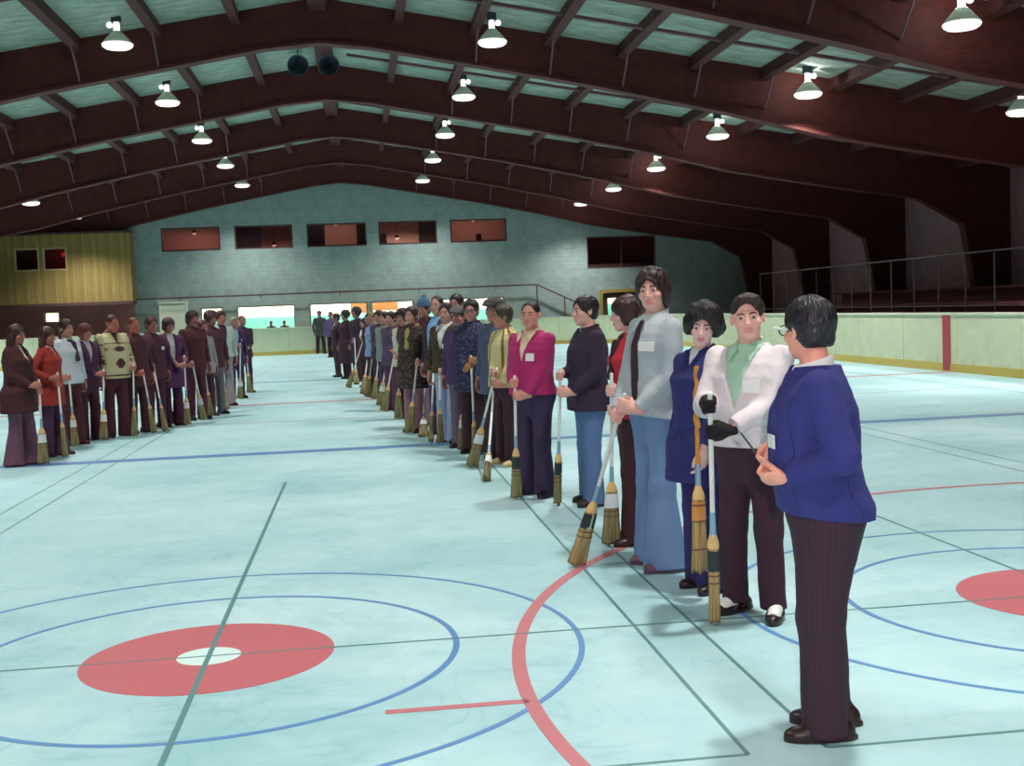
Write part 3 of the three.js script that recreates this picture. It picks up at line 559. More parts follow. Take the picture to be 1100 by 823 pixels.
// woven, knitted and patterned cloth
const PATTERN = {
  pinstripe: () => dataTex(128, 16, u => { const s = Math.abs((u * 4) % 1 - 0.5) < 0.06 ? 1.4 : 1; return [0.2 * s, 0.11 * s, 0.18 * s]; }, { rep: [1 / 0.072, 1] }),
  fleck: () => dataTex(128, 128, (u, v) => { const n = tnoise(u, v, 22, 22, 3), m = tnoise(u, v, 15, 15, 7); return n > 0.17 ? [0.3, 0.36, 0.52] : m > 0.2 ? [0.32, 0.18, 0.22] : [0.13, 0.12, 0.25]; }, { rep: [2.5, 2.5] }),
  tapestry: () => dataTex(128, 128, (u, v) => { const n = tnoise(u, v, 16, 16, 5), m = tnoise(u, v, 12, 18, 9); return n > 0.16 ? [0.36, 0.34, 0.25] : m > 0.12 ? [0.3, 0.14, 0.16] : [0.17, 0.13, 0.15]; }, { rep: [2.2, 2.2] }),
  argyle: () => dataTex(128, 128, (u, v) => { const a = (u + v) * 4 % 1, b = ((u - v) * 4 % 1 + 1) % 1; return a > 0.5 !== b > 0.5 ? [0.2, 0.24, 0.12] : Math.abs(a - 0.25) < 0.05 ? [0.6, 0.4, 0.2] : [0.26, 0.1, 0.1]; }, { rep: [3, 3] }),
  chunky: () => dataTex(256, 256, (u, v) => {      // cream knit with brown figures on chest and waist
    const U = Math.abs(((u * 3) % 1) - 0.5) * 2, y = v; const band = (a, b) => y > a && y < b;
    const dark = (band(0.68, 0.8) && U < 0.75 - Math.abs(y - 0.74) * 7 + 0.15 * Math.sin(U * 30)) || (band(0.3, 0.52) && U < 0.6 - Math.abs(y - 0.41) * 3.4) || band(0.12, 0.15) || band(0.86, 0.885);
    return dark ? [0.32, 0.16, 0.17] : [0.78, 0.73, 0.58];
  }, { rep: [1 / 0.6, 1 / 0.62] }),
  stripeband: () => dataTex(64, 64, (u) => { const x = Math.abs(u - 0.5); return x < 0.07 || (x > 0.2 && x < 0.27) ? [0.52, 0.36, 0.18] : [0.83, 0.79, 0.58]; }, { rep: [1 / 0.34, 1] }),
};
function cloth(c, kind = 'weave', pat) {
  const k = c + kind + (pat || ''); if (clothMats[k]) return clothMats[k];
  const m = phys(pat ? 0xffffff : c, 0.85, { bumpMap: kind === 'knit' ? knitBump : kind === 'smooth' ? null : weaveBump, bumpScale: kind === 'knit' ? 0.003 : 0.0012, sheen: 0.25, sheenRoughness: 0.6, sheenColor: col(c) });
  if (pat) m.map = cached('pat' + pat, PATTERN[pat]);
  if (kind === 'leather') { m.roughness = 0.38; m.bumpMap = null; m.sheen = 0; }
  return clothMats[k] = m;
}
const fold = (x, y, z, a) => a * (noise(x * 9, y * 5, z * 9) + 0.6 * noise(x * 17 + y * 8, y * 13, z * 17));
let shoulderWarn = [];
// o: t tier, f woman, girth, sh shoulder width, head [yaw, pitch, roll] in degrees, hair [style, colour], skin, top, shirt, pants, shoes, hands {L, R}: {at, up} in world space
function person(label, x, z, h, yawDeg, o) {
  const t = o.t ?? 2, C = CELL[t], s = h / 1.75, yaw = yawDeg * Math.PI / 180, f = !!o.f, G = o.girth ?? 1, group = o.group;
  const P = thing('person', label, 'person', [x, 0, z], yaw, group); P.scale.setScalar(s);
  const toLocal = p => V(p[0] - x, p[1], p[2] - z).applyAxisAngle(V(0, 1, 0), -yaw).divideScalar(s), toDir = p => V(...p).applyAxisAngle(V(0, 1, 0), -yaw).normalize();
  const sw = (o.sh ?? (f ? 0.165 : 0.188)), lean = o.lean ?? 0, gz = Math.pow(G, 1.5), st = o.stance ?? 0.1, stag = o.stagger ?? 0.03;
  const sink = y => lean * Math.max(0, y - 0.95);
  // skeleton
  const J = { hip: [], knee: [], ankle: [], sho: [], elb: [], wri: [] };
  for (const [i, sd] of [[0, 1], [1, -1]]) {         // left is +x
    const fz = sd * stag; J.hip[i] = V(sd * 0.088, 0.87, -0.005); J.ankle[i] = V(sd * st, 0.085, fz - 0.01); J.knee[i] = V(sd * mix(0.088, st, 0.55) * 1.02, 0.49, fz * 0.5 + 0.018);
    J.sho[i] = V(sd * sw, 1.405, -0.012 + sink(1.4));
  }
  const hands = [o.hands?.L, o.hands?.R], frames = [];
  for (const i of [0, 1]) {
    const sd = i ? -1 : 1, S = J.sho[i], hd = hands[i]; let W, X, Y, grip = 0;
    if (hd) {
      const at = toLocal(hd.at); X = hd.up ? toDir(hd.up) : V(0, 1, 0); grip = hd.open ? 0 : 1;
      const e0 = S.clone().add(V(sd * 0.06, -0.27, -0.03)); Y = at.clone().sub(e0); Y.addScaledVector(X, -Y.dot(X)).normalize();
      const Zr = V().crossVectors(X, Y).multiplyScalar(sd > 0 ? -1 : 1); W = at.clone().addScaledVector(Y, -0.09).addScaledVector(Zr, -0.029);
    } else { W = S.clone().add(V(sd * (0.07 + (G - 1) * 0.12), -0.52, 0.05)); X = V(0, 0.1, 1).normalize(); Y = V(sd * 0.05, -1, 0.1).normalize(); Y.addScaledVector(X, -Y.dot(X)).normalize(); }
    const d = V().subVectors(W, S), L1 = 0.285, L2 = 0.262; let D = d.length();
    if (D > L1 + L2 - 0.004) { shoulderWarn.push(`${label.slice(0, 40)} ${i ? 'R' : 'L'} reach ${D.toFixed(2)}`); W = S.clone().addScaledVector(d, (L1 + L2 - 0.004) / D); D = L1 + L2 - 0.004; d.subVectors(W, S); }
    const u = d.clone().normalize(), a = (L1 * L1 - L2 * L2 + D * D) / (2 * D), hh = Math.sqrt(Math.max(0, L1 * L1 - a * a));
    const hint = V(sd * (o.elbow ?? 0.55), -0.7, -0.55); hint.addScaledVector(u, -hint.dot(u)).normalize();
    J.wri[i] = W; J.elb[i] = S.clone().addScaledVector(u, a).addScaledVector(hint, hh);
    frames[i] = { m: new THREE.Matrix4().makeBasis(X, Y, V().crossVectors(X, Y)).setPosition(W), grip };
  }
  // head and neck
  const [hy, hp, hr] = (o.head ?? [0, 0, 0]).map(v => (v || 0) * Math.PI / 180), hs = o.headScale ?? 1;
  const nk = V(0, 1.5, -0.02 + sink(1.5)), hm = new THREE.Matrix4().makeTranslation(nk.x, nk.y, nk.z)
    .multiply(new THREE.Matrix4().makeRotationFromEuler(new THREE.Euler(hp, hy, hr, 'YXZ'))).multiply(new THREE.Matrix4().makeTranslation(0, 0.133 * hs, 0.038)).multiply(new THREE.Matrix4().makeScale((o.wide ?? 1) * hs, hs, hs));
  // the bare torso under the clothes
  const fw = f ? 0.93 : 1, hipw = f ? 1.06 : 1;
  const bodyRows = (e, top = 1.5) => [[0.6, 0.18 * hipw * Math.sqrt(G) + e, 0.125 * gz + e], [0.8, 0.172 * hipw * Math.sqrt(G) + e, 0.125 * gz + e, -0.008], [0.92, 0.172 * hipw * G + e, 0.126 * gz + e, -0.008], [1.02, 0.16 * fw * G + e, 0.116 * gz + e, 0.004 + (gz - 1) * 0.05], [1.12, 0.155 * fw * G + e, 0.112 * gz + e, 0.008 + (gz - 1) * 0.06],
    [1.22, 0.163 * fw * G + e, 0.116 * gz + e, 0.006 + (gz - 1) * 0.03], [1.31, 0.175 * fw * G + e, (f ? 0.128 : 0.118) * G + e, f ? 0.012 : 0.002], [1.38, (sw - 0.008) * fw * Math.sqrt(G) + e, 0.104 + e, -0.006], [1.43, (sw - 0.035) * fw + e, 0.082 + e, -0.014], [1.465, 0.1 + e, 0.066 + e, -0.018], [top, 0.066 + e, 0.06 + e, -0.018]]
    .map(r => [r[0], r[1], r[2], (r[3] || 0) + sink(r[0])]);
  const bare = loft(bodyRows(-0.012)), geos = [];
  const bodyField = (px, y, pz) => {
    let d = y > 0.86 ? bare(px, y, pz) : 1; d = y < 0.9 ? 1 : Math.max(d, 0.97 - y); d = smin(d, ell(px, y, pz, 0, 0.92, -0.008, 0.125, 0.1, 0.085), 0.02);
    for (const i of [0, 1]) {
      d = smin(d, cap(px, y, pz, J.sho[i], J.elb[i], 0.046, 0.036), 0.03); d = Math.min(d, cap(px, y, pz, J.elb[i], J.wri[i], 0.036, 0.027));
      d = smin(d, cap(px, y, pz, J.hip[i], J.knee[i], 0.07, 0.048), 0.03); d = Math.min(d, cap(px, y, pz, J.knee[i], J.ankle[i], 0.046, 0.032));
    }
    return smin(d, cap(px, y, pz, { x: 0, y: 1.42, z: nk.z }, { x: 0, y: 1.54, z: nk.z }, f ? 0.046 : 0.054, f ? 0.044 : 0.052), 0.03);
  };
  const reach = 0.7, lim = [[-reach, 0, -0.45], [reach, 1.62, 0.75]];
  const xs = [...J.wri, ...J.elb, ...J.sho], lo = [Math.min(...xs.map(p => p.x), -0.3) - 0.12, 0.02, Math.min(...xs.map(p => p.z), -0.25) - 0.12], hi = [Math.max(...xs.map(p => p.x), 0.3) + 0.12, 1.6, Math.max(...xs.map(p => p.z), 0.25) + 0.12];
  const white = g => { const n = g.attributes.position.count; if (!g.attributes.color) g.setAttribute('color', new THREE.BufferAttribute(new Float32Array(n * 3).fill(1), 3)); return g; };
  geos.push(white(polygonize(bodyField, lo, hi, C.skin)));
  geos.push(headGeo(f, t).clone().applyMatrix4(hm));
  const gl = o.gloves;
  if (!gl) for (const i of [0, 1]) geos.push(white(handGeo(frames[i].grip, !i, t).clone().applyMatrix4(frames[i].m)));
  part('body', mergeGeometries(geos), skin(o.skin ?? 0xd9a08c), P);
  if (gl) for (const i of [0, 1]) part('glove', handGeo(frames[i].grip, !i, t, 1.16).clone().applyMatrix4(frames[i].m), cloth(gl, 'knit'), P);
  // trousers
  const pn = o.pants ?? {}, fl = pn.flare ?? 0.06, kneeR = pn.knee ?? 0.074, hipLoft = loft([[0.74, 0.12, 0.09, -0.01], ...bodyRows(0.012).filter(r => r[0] >= 0.9 && r[0] <= 1.12)]), waist = o.waist ?? 1.02;
  const trField = (px, y, pz) => {
    let d = Math.max(hipLoft(px, y, pz), y - waist), l = 1;
    for (const i of [0, 1]) {
      let e = cap(px, y, pz, J.hip[i], J.knee[i], (pn.thigh ?? 0.1) * Math.sqrt(G), kneeR); e = smin(e, cap(px, y, pz, J.knee[i], { x: J.ankle[i].x, y: -0.02, z: J.ankle[i].z + 0.012 }, kneeR, fl + 0.012), 0.03); l = i ? smin(l, e, 0.012) : e;
    }
    d = smin(d, l, 0.07); return Math.max(d - fold(px, y, pz, 0.004), (pn.hem ?? 0.022) - y);
  };
  if (!o.skirt) part('trousers', polygonize(trField, [-0.36, 0, -0.33], [0.36, waist + 0.03, 0.33], C.cloth, (a, b, c) => b > 0.78 ? [Math.atan2(a, c) * 0.15, b] : [Math.atan2(a - Math.sign(a) * 0.1, c) * 0.085, b]), cloth(pn.c ?? 0x332030, pn.kind ?? 'weave', pn.pat), P);
  for (const i of [0, 1]) {
    const sd = i ? -1 : 1, toe = (o.toe ?? 0.2) * sd, sh = part('shoe', shoeGeo(t, o.boot ? 'boot' : ''), cloth(o.shoes ?? 0x2a1618, 'leather'), P, [J.ankle[i].x, 0, J.ankle[i].z - 0.005], [0, toe, 0]);
    if (o.saddle) part('white_saddle', cached('saddle' + t, () => polygonize((a, b, c) => Math.max(cap(a, b, c, { x: 0.008, y: 0.1, z: -0.012 }, { x: 0.014, y: 0.04, z: 0.115 }, 0.041, 0.037), Math.abs(c - 0.085) - 0.055, 0.03 - b), [-0.06, 0.02, -0.08], [0.08, 0.16, 0.17], 0.006)), cloth(0xe8e6e4, 'leather'), sh);
  }
  // shirt under an open top, with its collar
  const vTop = 1.475;
  const collarRing = (px, y, pz, r, th, hgt) => { const zc = nk.z + 0.004, cy = 1.487 - (pz - zc) * 0.28, q = Math.hypot(px, (pz - zc) * 0.94) - r; return Math.hypot(Math.max(Math.abs(q) - th, 0), Math.max(Math.abs(y - cy) - hgt, 0)) - 0.004; };
  if (o.shirt) {
    const sl = loft(bodyRows(0.004, 1.49).filter(r => r[0] >= 0.8)), open = o.openNeck ?? 0.02;
    part('shirt', polygonize((px, y, pz) => {
      let d = Math.max(sl(px, y, pz), 0.9 - y); for (const i of [0, 1]) d = smin(d, cap(px, y, pz, J.sho[i], J.elb[i], 0.05, 0.042), 0.03);
      let c = collarRing(px, y, pz, f ? 0.058 : 0.066, 0.004, 0.02);
      if (o.wing && pz > 0) { const ax = Math.abs(px); c = Math.min(c, Math.max(Math.abs(sl(px, y, pz) - o.wing) - 0.0055, (1.39 + (ax < 0.066 ? 1.7 * (0.066 - ax) : 2.6 * (ax - 0.066)) - y) / 2, y - 1.484)); } c = Math.max(c, open * smooth(0, 0.03, pz) + 0.2 * (y - 1.46) * smooth(0, 0.04, pz) - Math.abs(px));
      return Math.min(d, c);
    }, [-0.34, 0.88, -0.25], [0.34, 1.56, 0.3], t ? C.cloth * 0.85 : 0.0055), cloth(o.shirt, 'smooth', o.shirtPat), P);
  }
  // the jacket, coat or sweater
  const T = o.top ?? {}, e = T.e ?? 0.022, hem = T.hem ?? 0.82, cuff = T.cuff ?? 0.02;
  const rows = bodyRows(e, 1.49); const low = rows.filter(r => r[0] < 0.95); for (const r of low) { r[1] += (T.swing ?? 0.012) * (1 + (0.92 - r[0])); r[2] += (T.swing ?? 0.012) * (1 + (0.92 - r[0])); }
  const coat = loft([[0.3, rows[0][1] + 0.03, rows[0][2] + 0.03, 0], ...rows]);
  const cut = [0, 1].map(i => { const d = V().subVectors(J.wri[i], J.elb[i]).normalize(); return [d, J.wri[i].clone().addScaledVector(d, -cuff)]; });
  const ra = T.sleeve ?? 1;
  const topField = (px, y, pz) => {
    let d = coat(px, y, pz);
    for (const i of [0, 1]) {
      let q = cap(px, y, pz, J.sho[i], J.elb[i], (f ? 0.06 : 0.066) * ra, 0.054 * ra);
      if (!T.vest) { const [n, c] = cut[i], k = (px - c.x) * n.x + (y - c.y) * n.y + (pz - c.z) * n.z; q = smin(q, Math.max(cap(px, y, pz, J.elb[i], J.wri[i], 0.053 * ra, 0.042 * ra), k), 0.02); }
      else q = Math.max(cap(px, y, pz, J.sho[i], J.elb[i], 0.062, 0.04), 1.36 - y);
      d = smin(d, q, 0.035);
    }
    d -= fold(px, y, pz, 0.0055 * (T.fold ?? 1));
    if (T.rib) { const band = smooth(hem + 0.085, hem + 0.07, y); d -= band * (-0.006 + 0.0022 * Math.sin(Math.atan2(px, pz) * 70)); }
    if (T.collar) d = Math.min(d, collarRing(px, y, pz, (f ? 0.066 : 0.076), T.collar === 2 ? 0.012 : 0.006, T.collar === 2 ? 0.034 : 0.022));
    if (T.lapel && pz > 0) { const vb = T.v ?? 1.1, w = 0.075 * clamp((y - vb) / (vTop - vb), 0, 1) + 0.006, k = Math.abs(px) - w; if (k > 0 && k < 0.055 && y > vb && y < 1.46) d -= 0.007; }
    if (T.v && pz > -0.005) { const w = mix(T.vw0 ?? 0.002, T.vw ?? 0.062, clamp((y - T.v) / (vTop - T.v), 0, 1)); if (y > T.v - 0.05) d = smax(d, w - Math.abs(px) - Math.max(0, T.v - y) * 2, 0.004); }
    if (T.front && pz > 0) d += 0.004 * smooth(0.006, 0.001, Math.abs(px - 0.012)) * (y < (T.v ?? 1.45) ? 1 : 0);
    return Math.max(d, hem - y + (T.hemCurve ?? 0) * Math.abs(pz) * Math.sign(pz), y - 1.525);
  };
  if (o.top) part(T.name ?? 'jacket', polygonize(topField, [lo[0], hem - 0.06, lo[2]], [hi[0], 1.56, hi[2]], C.cloth, (a, b, c) => Math.abs(a) > sw + 0.01 ? [c + a, b] : [Math.atan2(a, c + 0.02) * 0.16 + 0.3, b - 0.8]), cloth(T.c, T.kind ?? 'weave', T.pat), P);
  if (o.skirt) { const kl = loft([[0.3, 0.21, 0.17, 0], [0.6, 0.195, 0.15, 0], [0.9, 0.178, 0.13, 0], [1.02, 0.15, 0.11, 0]]); part('skirt', polygonize((a, b, c) => Math.max(kl(a, b, c) - fold(a, b * 0.4, c, 0.01), o.skirt.hem - b), [-0.27, o.skirt.hem - 0.04, -0.24], [0.27, 1.04, 0.24], C.cloth), cloth(o.skirt.c), P); }
  // things on the front of the chest sit on the top's surface
  const front = (px, y, F) => { let a = 0.02, b = 0.4; for (let k = 0; k < 22; k++) { const m = (a + b) / 2; if (F(px, y, m) < 0) a = m; else b = m; } return b; };
  const on = F => (px, y, name, w, hgt, mat, lift = 0.003, th = 0.004) => {
    const zc = front(px, y, F), n = V(F(px + 0.004, y, zc) - F(px - 0.004, y, zc), F(px, y + 0.004, zc) - F(px, y - 0.004, zc), F(px, y, zc + 0.004) - F(px, y, zc - 0.004)).normalize();
    const g = new RoundedBoxGeometry(w, hgt, th, 1, Math.min(w, hgt, th) * 0.3), m = part(name, g, mat, P); m.position.set(px + n.x * lift, y + n.y * lift, zc + n.z * lift); m.quaternion.setFromUnitVectors(V(0, 0, 1), n); return m;
  };
  const pin = o.top ? on(topField) : null;
  if (o.tag) pin(o.tag[0], o.tag[1], 'name_tag', o.tag[2] ?? 0.085, o.tag[3] ?? 0.055, TAG);
  if (T.buttons) for (let k = 0; k < T.buttons; k++) pin(-0.018, mix(hem + 0.08, (T.v ?? 1.4) - 0.03, k / Math.max(1, T.buttons - 1)), 'button', 0.018, 0.018, BUTTON, 0.001, 0.006);
  if (T.pockets) for (const sx of [-1, 1]) pin(sx * 0.115, hem + 0.15, 'pocket', 0.12, 0.12, cloth(T.c, T.kind ?? 'weave', T.pat), 0.001, 0.012);
  if (o.tie) {
    const yb = o.tieEnd ?? 1.06, pts = [], nrm = []; for (let k = 0; k <= 10; k++) { const y = mix(1.458, yb, k / 10); pts.push(V(0, y, front(0, y, (a, b, c) => loftShirt(a, b, c)) + 0.012)); }
    const g = [], w = k => k === 0 ? 0.017 : k === 1 ? 0.02 : mix(0.022, 0.045, k / 10); const pos = [], idx = [];
    pts.forEach((p, k) => { for (const [sx, dz] of [[-1, 0], [1, 0], [1, -0.008], [-1, -0.008]]) pos.push(sx * w(k) * (k === 10 ? 0.1 : 1), p.y, p.z + dz + (k < 2 ? 0.008 : 0)); if (k) { const b = k * 4, a = b - 4; for (let q = 0; q < 4; q++) { const r = (q + 1) % 4; idx.push(a + q, b + q, b + r, a + q, b + r, a + r); } } });
    const tg = new THREE.BufferGeometry(); tg.setAttribute('position', new THREE.Float32BufferAttribute(pos, 3)); tg.setIndex(idx); tg.computeVertexNormals(); part('tie', tg, cloth(o.tie, 'smooth'), P);
  }
  function loftShirt(a, b, c) { return (shirtRows ??= loft(bodyRows(0.006, 1.49)))(a, b, c); } var shirtRows;
  const sA = V(0.03, 1.42, o.scarf ? front(0.03, 1.42, topField) + 0.012 : 0), sB = V(0.045, 1.2, o.scarf ? front(0.045, 1.2, topField) + 0.008 : 0);
  if (o.scarf) part('scarf', polygonize((a, b, c) => { const zc = nk.z + 0.012; let d = Math.hypot(Math.hypot(a, c - zc) - 0.075, (b - 1.475 + (c - zc) * 0.35) * 0.75) - 0.026; d = smin(d, cap(a, b, c, sA, sB, 0.034, 0.038), 0.02); return d - fold(a, b, c, 0.006); }, [-0.14, 1.1, -0.16], [0.14, 1.56, 0.3], C.cloth * 0.8), cloth(o.scarf, 'knit'), P);
  // head dressing
  const put = m => { m.matrix.copy(hm); m.matrix.decompose(m.position, m.quaternion, m.scale); return m; };
  if (o.hair) { const m = put(part('hair', hairGeo(o.hair[0], t), hairMat(o.hair[1]), P)); if (o.hairScale) m.scale.multiplyScalar(o.hairScale); }
  if (t < 2) for (const sx of [-1, 1]) {
    const m = put(part('eye', eyeGeo, EYE, P)); m.position.copy(V(sx * 0.0315, 0.0015, 0.0762).applyMatrix4(hm)); m.rotateY((o.gaze ?? 0) * Math.PI / 180);
    put(part('eyebrow', browGeo(sx), hairMat(o.hair?.[1] ?? 0x2a1c18), P));
  }
  if (o.glasses) {
    const gg = put(part('glasses', cached('glasses', () => mergeGeometries([-1, 1].flatMap(sx => [new THREE.TorusGeometry(0.024, 0.0028, 8, 24).scale(1.1, 0.85, 1).translate(sx * 0.033, 0.0, 0.101), bar(V(sx * 0.058, 0.008, 0.1), V(sx * 0.083, 0.006, -0.005), 0.0026, 6)]).concat(bar(V(-0.01, 0.004, 0.103), V(0.01, 0.004, 0.103), 0.0026, 6)))), std(0x1c1216, 0.4), P));
    if (o.glasses === 2) for (const sx of [-1, 1]) part('temple', bar(V(sx * 0.086, 0.012, 0.1), V(sx * 0.089, 0.004, 0.012), 0.0052, 8), TAG, gg);
  }
  if (o.hat) {
    const c = o.hat[1], k = o.hat[0], mt = cloth(c, 'knit');
    const F = k === 'flat' ? (a, b, d) => Math.max(smin(ell(a, b, d, 0, 0.085, -0.01, 0.108, 0.055, 0.13), ell(a, b, d, 0, 0.066, 0.1, 0.07, 0.012, 0.055), 0.02), 0.05 - b - 0.0 * d) - 0.002
      : k === 'toque' ? (a, b, d) => Math.max(smin(ell(a, b, d, 0, 0.06, -0.02, 0.095, 0.11, 0.112), ell(a, b, d, 0, 0.175, -0.02, 0.03, 0.03, 0.03), 0.02), 0.035 - b - fold(a, b, d, 0.003))
        : (a, b, d) => smin(Math.max(ell(a, b, d, 0, 0.05, -0.018, 0.1, 0.1, 0.118), 0.045 - b), Math.max(ell(a, b, d, 0, 0.05, 0.0, 0.15, 0.012, 0.17), -1), 0.02);
    put(part('hat', polygonize(F, [-0.17, 0.0, -0.19], [0.17, 0.24, 0.19], C.hair), mt, P));
  }
  if (o.beard) put(part('beard', cached('beard' + t, () => polygonize((a, b, c) => { let d = smin(ell(a, b, c, 0, -0.085, 0.045, 0.06, 0.05, 0.05), ell(Math.abs(a), b, c, 0.06, -0.04, 0.01, 0.018, 0.05, 0.025), 0.02); d = smax(d, -ell(a, b, c, 0, -0.05, 0.1, 0.032, 0.032, 0.03), 0.008); return d - noise(a * 80, b * 60, c * 60) * 0.004; }, [-0.1, -0.16, -0.03], [0.1, 0.03, 0.13], C.hair)), hairMat(o.beard), P));
  if (o.mustache) put(part('moustache', cached('mous', () => new THREE.TubeGeometry(new THREE.CatmullRomCurve3([V(-0.026, -0.058, 0.083), V(0, -0.05, 0.1), V(0.026, -0.058, 0.083)]), 10, 0.0055, 6)), hairMat(o.hair?.[1] ?? 0x221814), P));
  return { P, J, frames, pin, topField, s };
}
const TAG = std(0xf4f4f4, 0.5), BUTTON = std(0x4a3434, 0.4);

// ---------------------------------------------------------------- corn brooms
const STRAW = std(0xc8ac80, 0.8, { map: strawTex }), STRAW_OLD = std(0x9c9272, 0.85, { map: strawTex }), WHITE_HANDLE = std(0xf0efec, 0.35), STITCH = std(0x7a4a3a, 0.7), WIRE = std(0x8fb0c4, 0.35, { metalness: 0.4 }), NECK = std(0xe0b478, 0.6);
const labelTex = dataTex(256, 128, (u, v) => {         // black wrapper with a pale hook-shaped emblem on each flat side
  const x = ((u * 2) % 1 - 0.5) * 0.9, y = v - 0.5, r = Math.hypot(x * 1.7, y - 0.08);
  const on = (r > 0.1 && r < 0.2 && !(x < 0 && y < 0.05)) || (Math.abs(x + 0.02) < 0.05 && y < 0 && y > -0.3) || (Math.abs(y + 0.27) < 0.04 && Math.abs(x) < 0.11);
  return on ? [0.75, 0.8, 0.74] : [0.13, 0.16, 0.17];
});
const LABELS = { black: std(0xffffff, 0.45, { map: labelTex }), white: std(0xe8eaea, 0.5), none: null, dark: std(0x23282c, 0.5), orange: std(0xd69046, 0.6) };
const HEAD_ROWS = [[0, 0.072, 0.03], [0.05, 0.069, 0.029], [0.14, 0.06, 0.028], [0.24, 0.052, 0.028], [0.29, 0.047, 0.029], [0.36, 0.042, 0.029], [0.4, 0.033, 0.027], [0.425, 0.02, 0.018], [0.44, 0.0155, 0.0155]];
function broomRow(y) { let k = 0; while (k < HEAD_ROWS.length - 2 && y > HEAD_ROWS[k + 1][0]) k++; const [a, b] = [HEAD_ROWS[k], HEAD_ROWS[k + 1]], t = clamp((y - a[0]) / (b[0] - a[0]), 0, 1); return [mix(a[1], b[1], t), mix(a[2], b[2], t)]; }
function sweep(y0, y1, n, seg, out, ridge, fray = 0) {
  const pos = [], uv = [], idx = [];
  for (let j = 0; j <= n; j++) for (let i = 0; i <= seg; i++) {
    const y = mix(y0, y1, j / n), a = i / seg * Math.PI * 2, [w, d] = broomRow(y), k = 1 + (ridge ? ridge * (0.5 * Math.sin(i * 2.4) + noise(Math.cos(a) * 30, y * 4, Math.sin(a) * 30)) * smooth(0.43, 0.25, y) : 0);
    pos.push((w + out) * k * Math.cos(a), y + (j === 0 ? fray * Math.abs(Math.sin(i * 12.7)) : 0), (d + out) * k * Math.sin(a)); uv.push(i / seg, y);
    if (j && i) { const q = seg + 1, b = j * q + i; idx.push(b - q - 1, b - 1, b - q, b - 1, b, b - q); }
  }
  if (fray !== null && y0 === 0) { const c = pos.length / 3; pos.push(0, 0.02, 0); uv.push(0, 0); for (let i = 0; i < seg; i++) idx.push(c, i, i + 1); }
  const g = new THREE.BufferGeometry(); g.setAttribute('position', new THREE.Float32BufferAttribute(pos, 3)); g.setAttribute('uv', new THREE.Float32BufferAttribute(uv, 2)); g.setIndex(idx); g.computeVertexNormals(); return g;
}
const BG = { bristles: sweep(0, 0.4, 14, 72, 0, 0.045, 0.02), bristlesFar: sweep(0, 0.4, 5, 24, 0, 0.03, 0.01), neck: sweep(0.37, 0.44, 5, 32, 0.002, 0), label: sweep(0.26, 0.36, 4, 40, 0.003, 0), stitch: y => cached('st' + y, () => sweep(y, y + 0.008, 1, 40, 0.004, 0)), wire: cached('wire', () => new THREE.CylinderGeometry(0.0145, 0.0165, 0.11, 16).translate(0, 0.49, 0)) };
// tip and grip are points the broom passes through; roll turns its flat side
function broom(label, tip, grip, len, o = {}) {
  const k = o.scale ?? 1, t = thing('corn_broom', label, 'broom', tip), d = V(grip[0] - tip[0], grip[1] - tip[1], grip[2] - tip[2]).normalize();
  t.quaternion.setFromUnitVectors(V(0, 1, 0), d).multiply(new THREE.Quaternion().setFromAxisAngle(V(0, 1, 0), (o.roll ?? 0) * Math.PI / 180));
  const far = o.far, head = part('bristles', far ? BG.bristlesFar : BG.bristles, o.old ? STRAW_OLD : STRAW, t); head.scale.set(k * (o.wide ?? 1), o.tall ?? 1, k);
  const nk = part('neck', BG.neck, NECK, t); nk.scale.copy(head.scale);
  if (LABELS[o.label ?? 'white']) part('label_band', BG.label, LABELS[o.label ?? 'white'], t).scale.copy(head.scale);
  if (!far) { for (const y of o.stitch ?? [0.2, 0.235]) part('stitching', BG.stitch(y), STITCH, t).scale.copy(head.scale); part('wire_binding', BG.wire, WIRE, t).scale.y = o.tall ?? 1; }
  const y0 = 0.4 * (o.tall ?? 1), H = len - y0;
  if (o.twist) {              // turned handle with a spiral swelling
    const g = new THREE.CylinderGeometry(0.013, 0.013, H, 20, 120); const p = g.attributes.position;
    for (let i = 0; i < p.count; i++) { const y = p.getY(i), a = Math.atan2(p.getZ(i), p.getX(i)), r = Math.hypot(p.getX(i), p.getZ(i)), q = y > H / 2 - 0.34 ? 1 + 0.35 * Math.sin(a + y * 55) + 0.25 * Math.sin(y * 38) : 1; if (r > 0.001) { p.setX(i, p.getX(i) * q); p.setZ(i, p.getZ(i) * q); } }
    g.computeVertexNormals(); g.translate(0, y0 + H / 2, 0); part('handle', g, std(0xd08a2e, 0.5), t);
  } else { part('handle', new THREE.CylinderGeometry(0.0125, 0.013, H, far ? 8 : 18).translate(0, y0 + H / 2, 0), o.handle ? std(o.handle, 0.4) : WHITE_HANDLE, t); part('handle_cap', new THREE.SphereGeometry(0.0128, 12, 8).translate(0, len, 0), o.handle ? std(o.handle, 0.4) : WHITE_HANDLE, t); }
  return t;
}

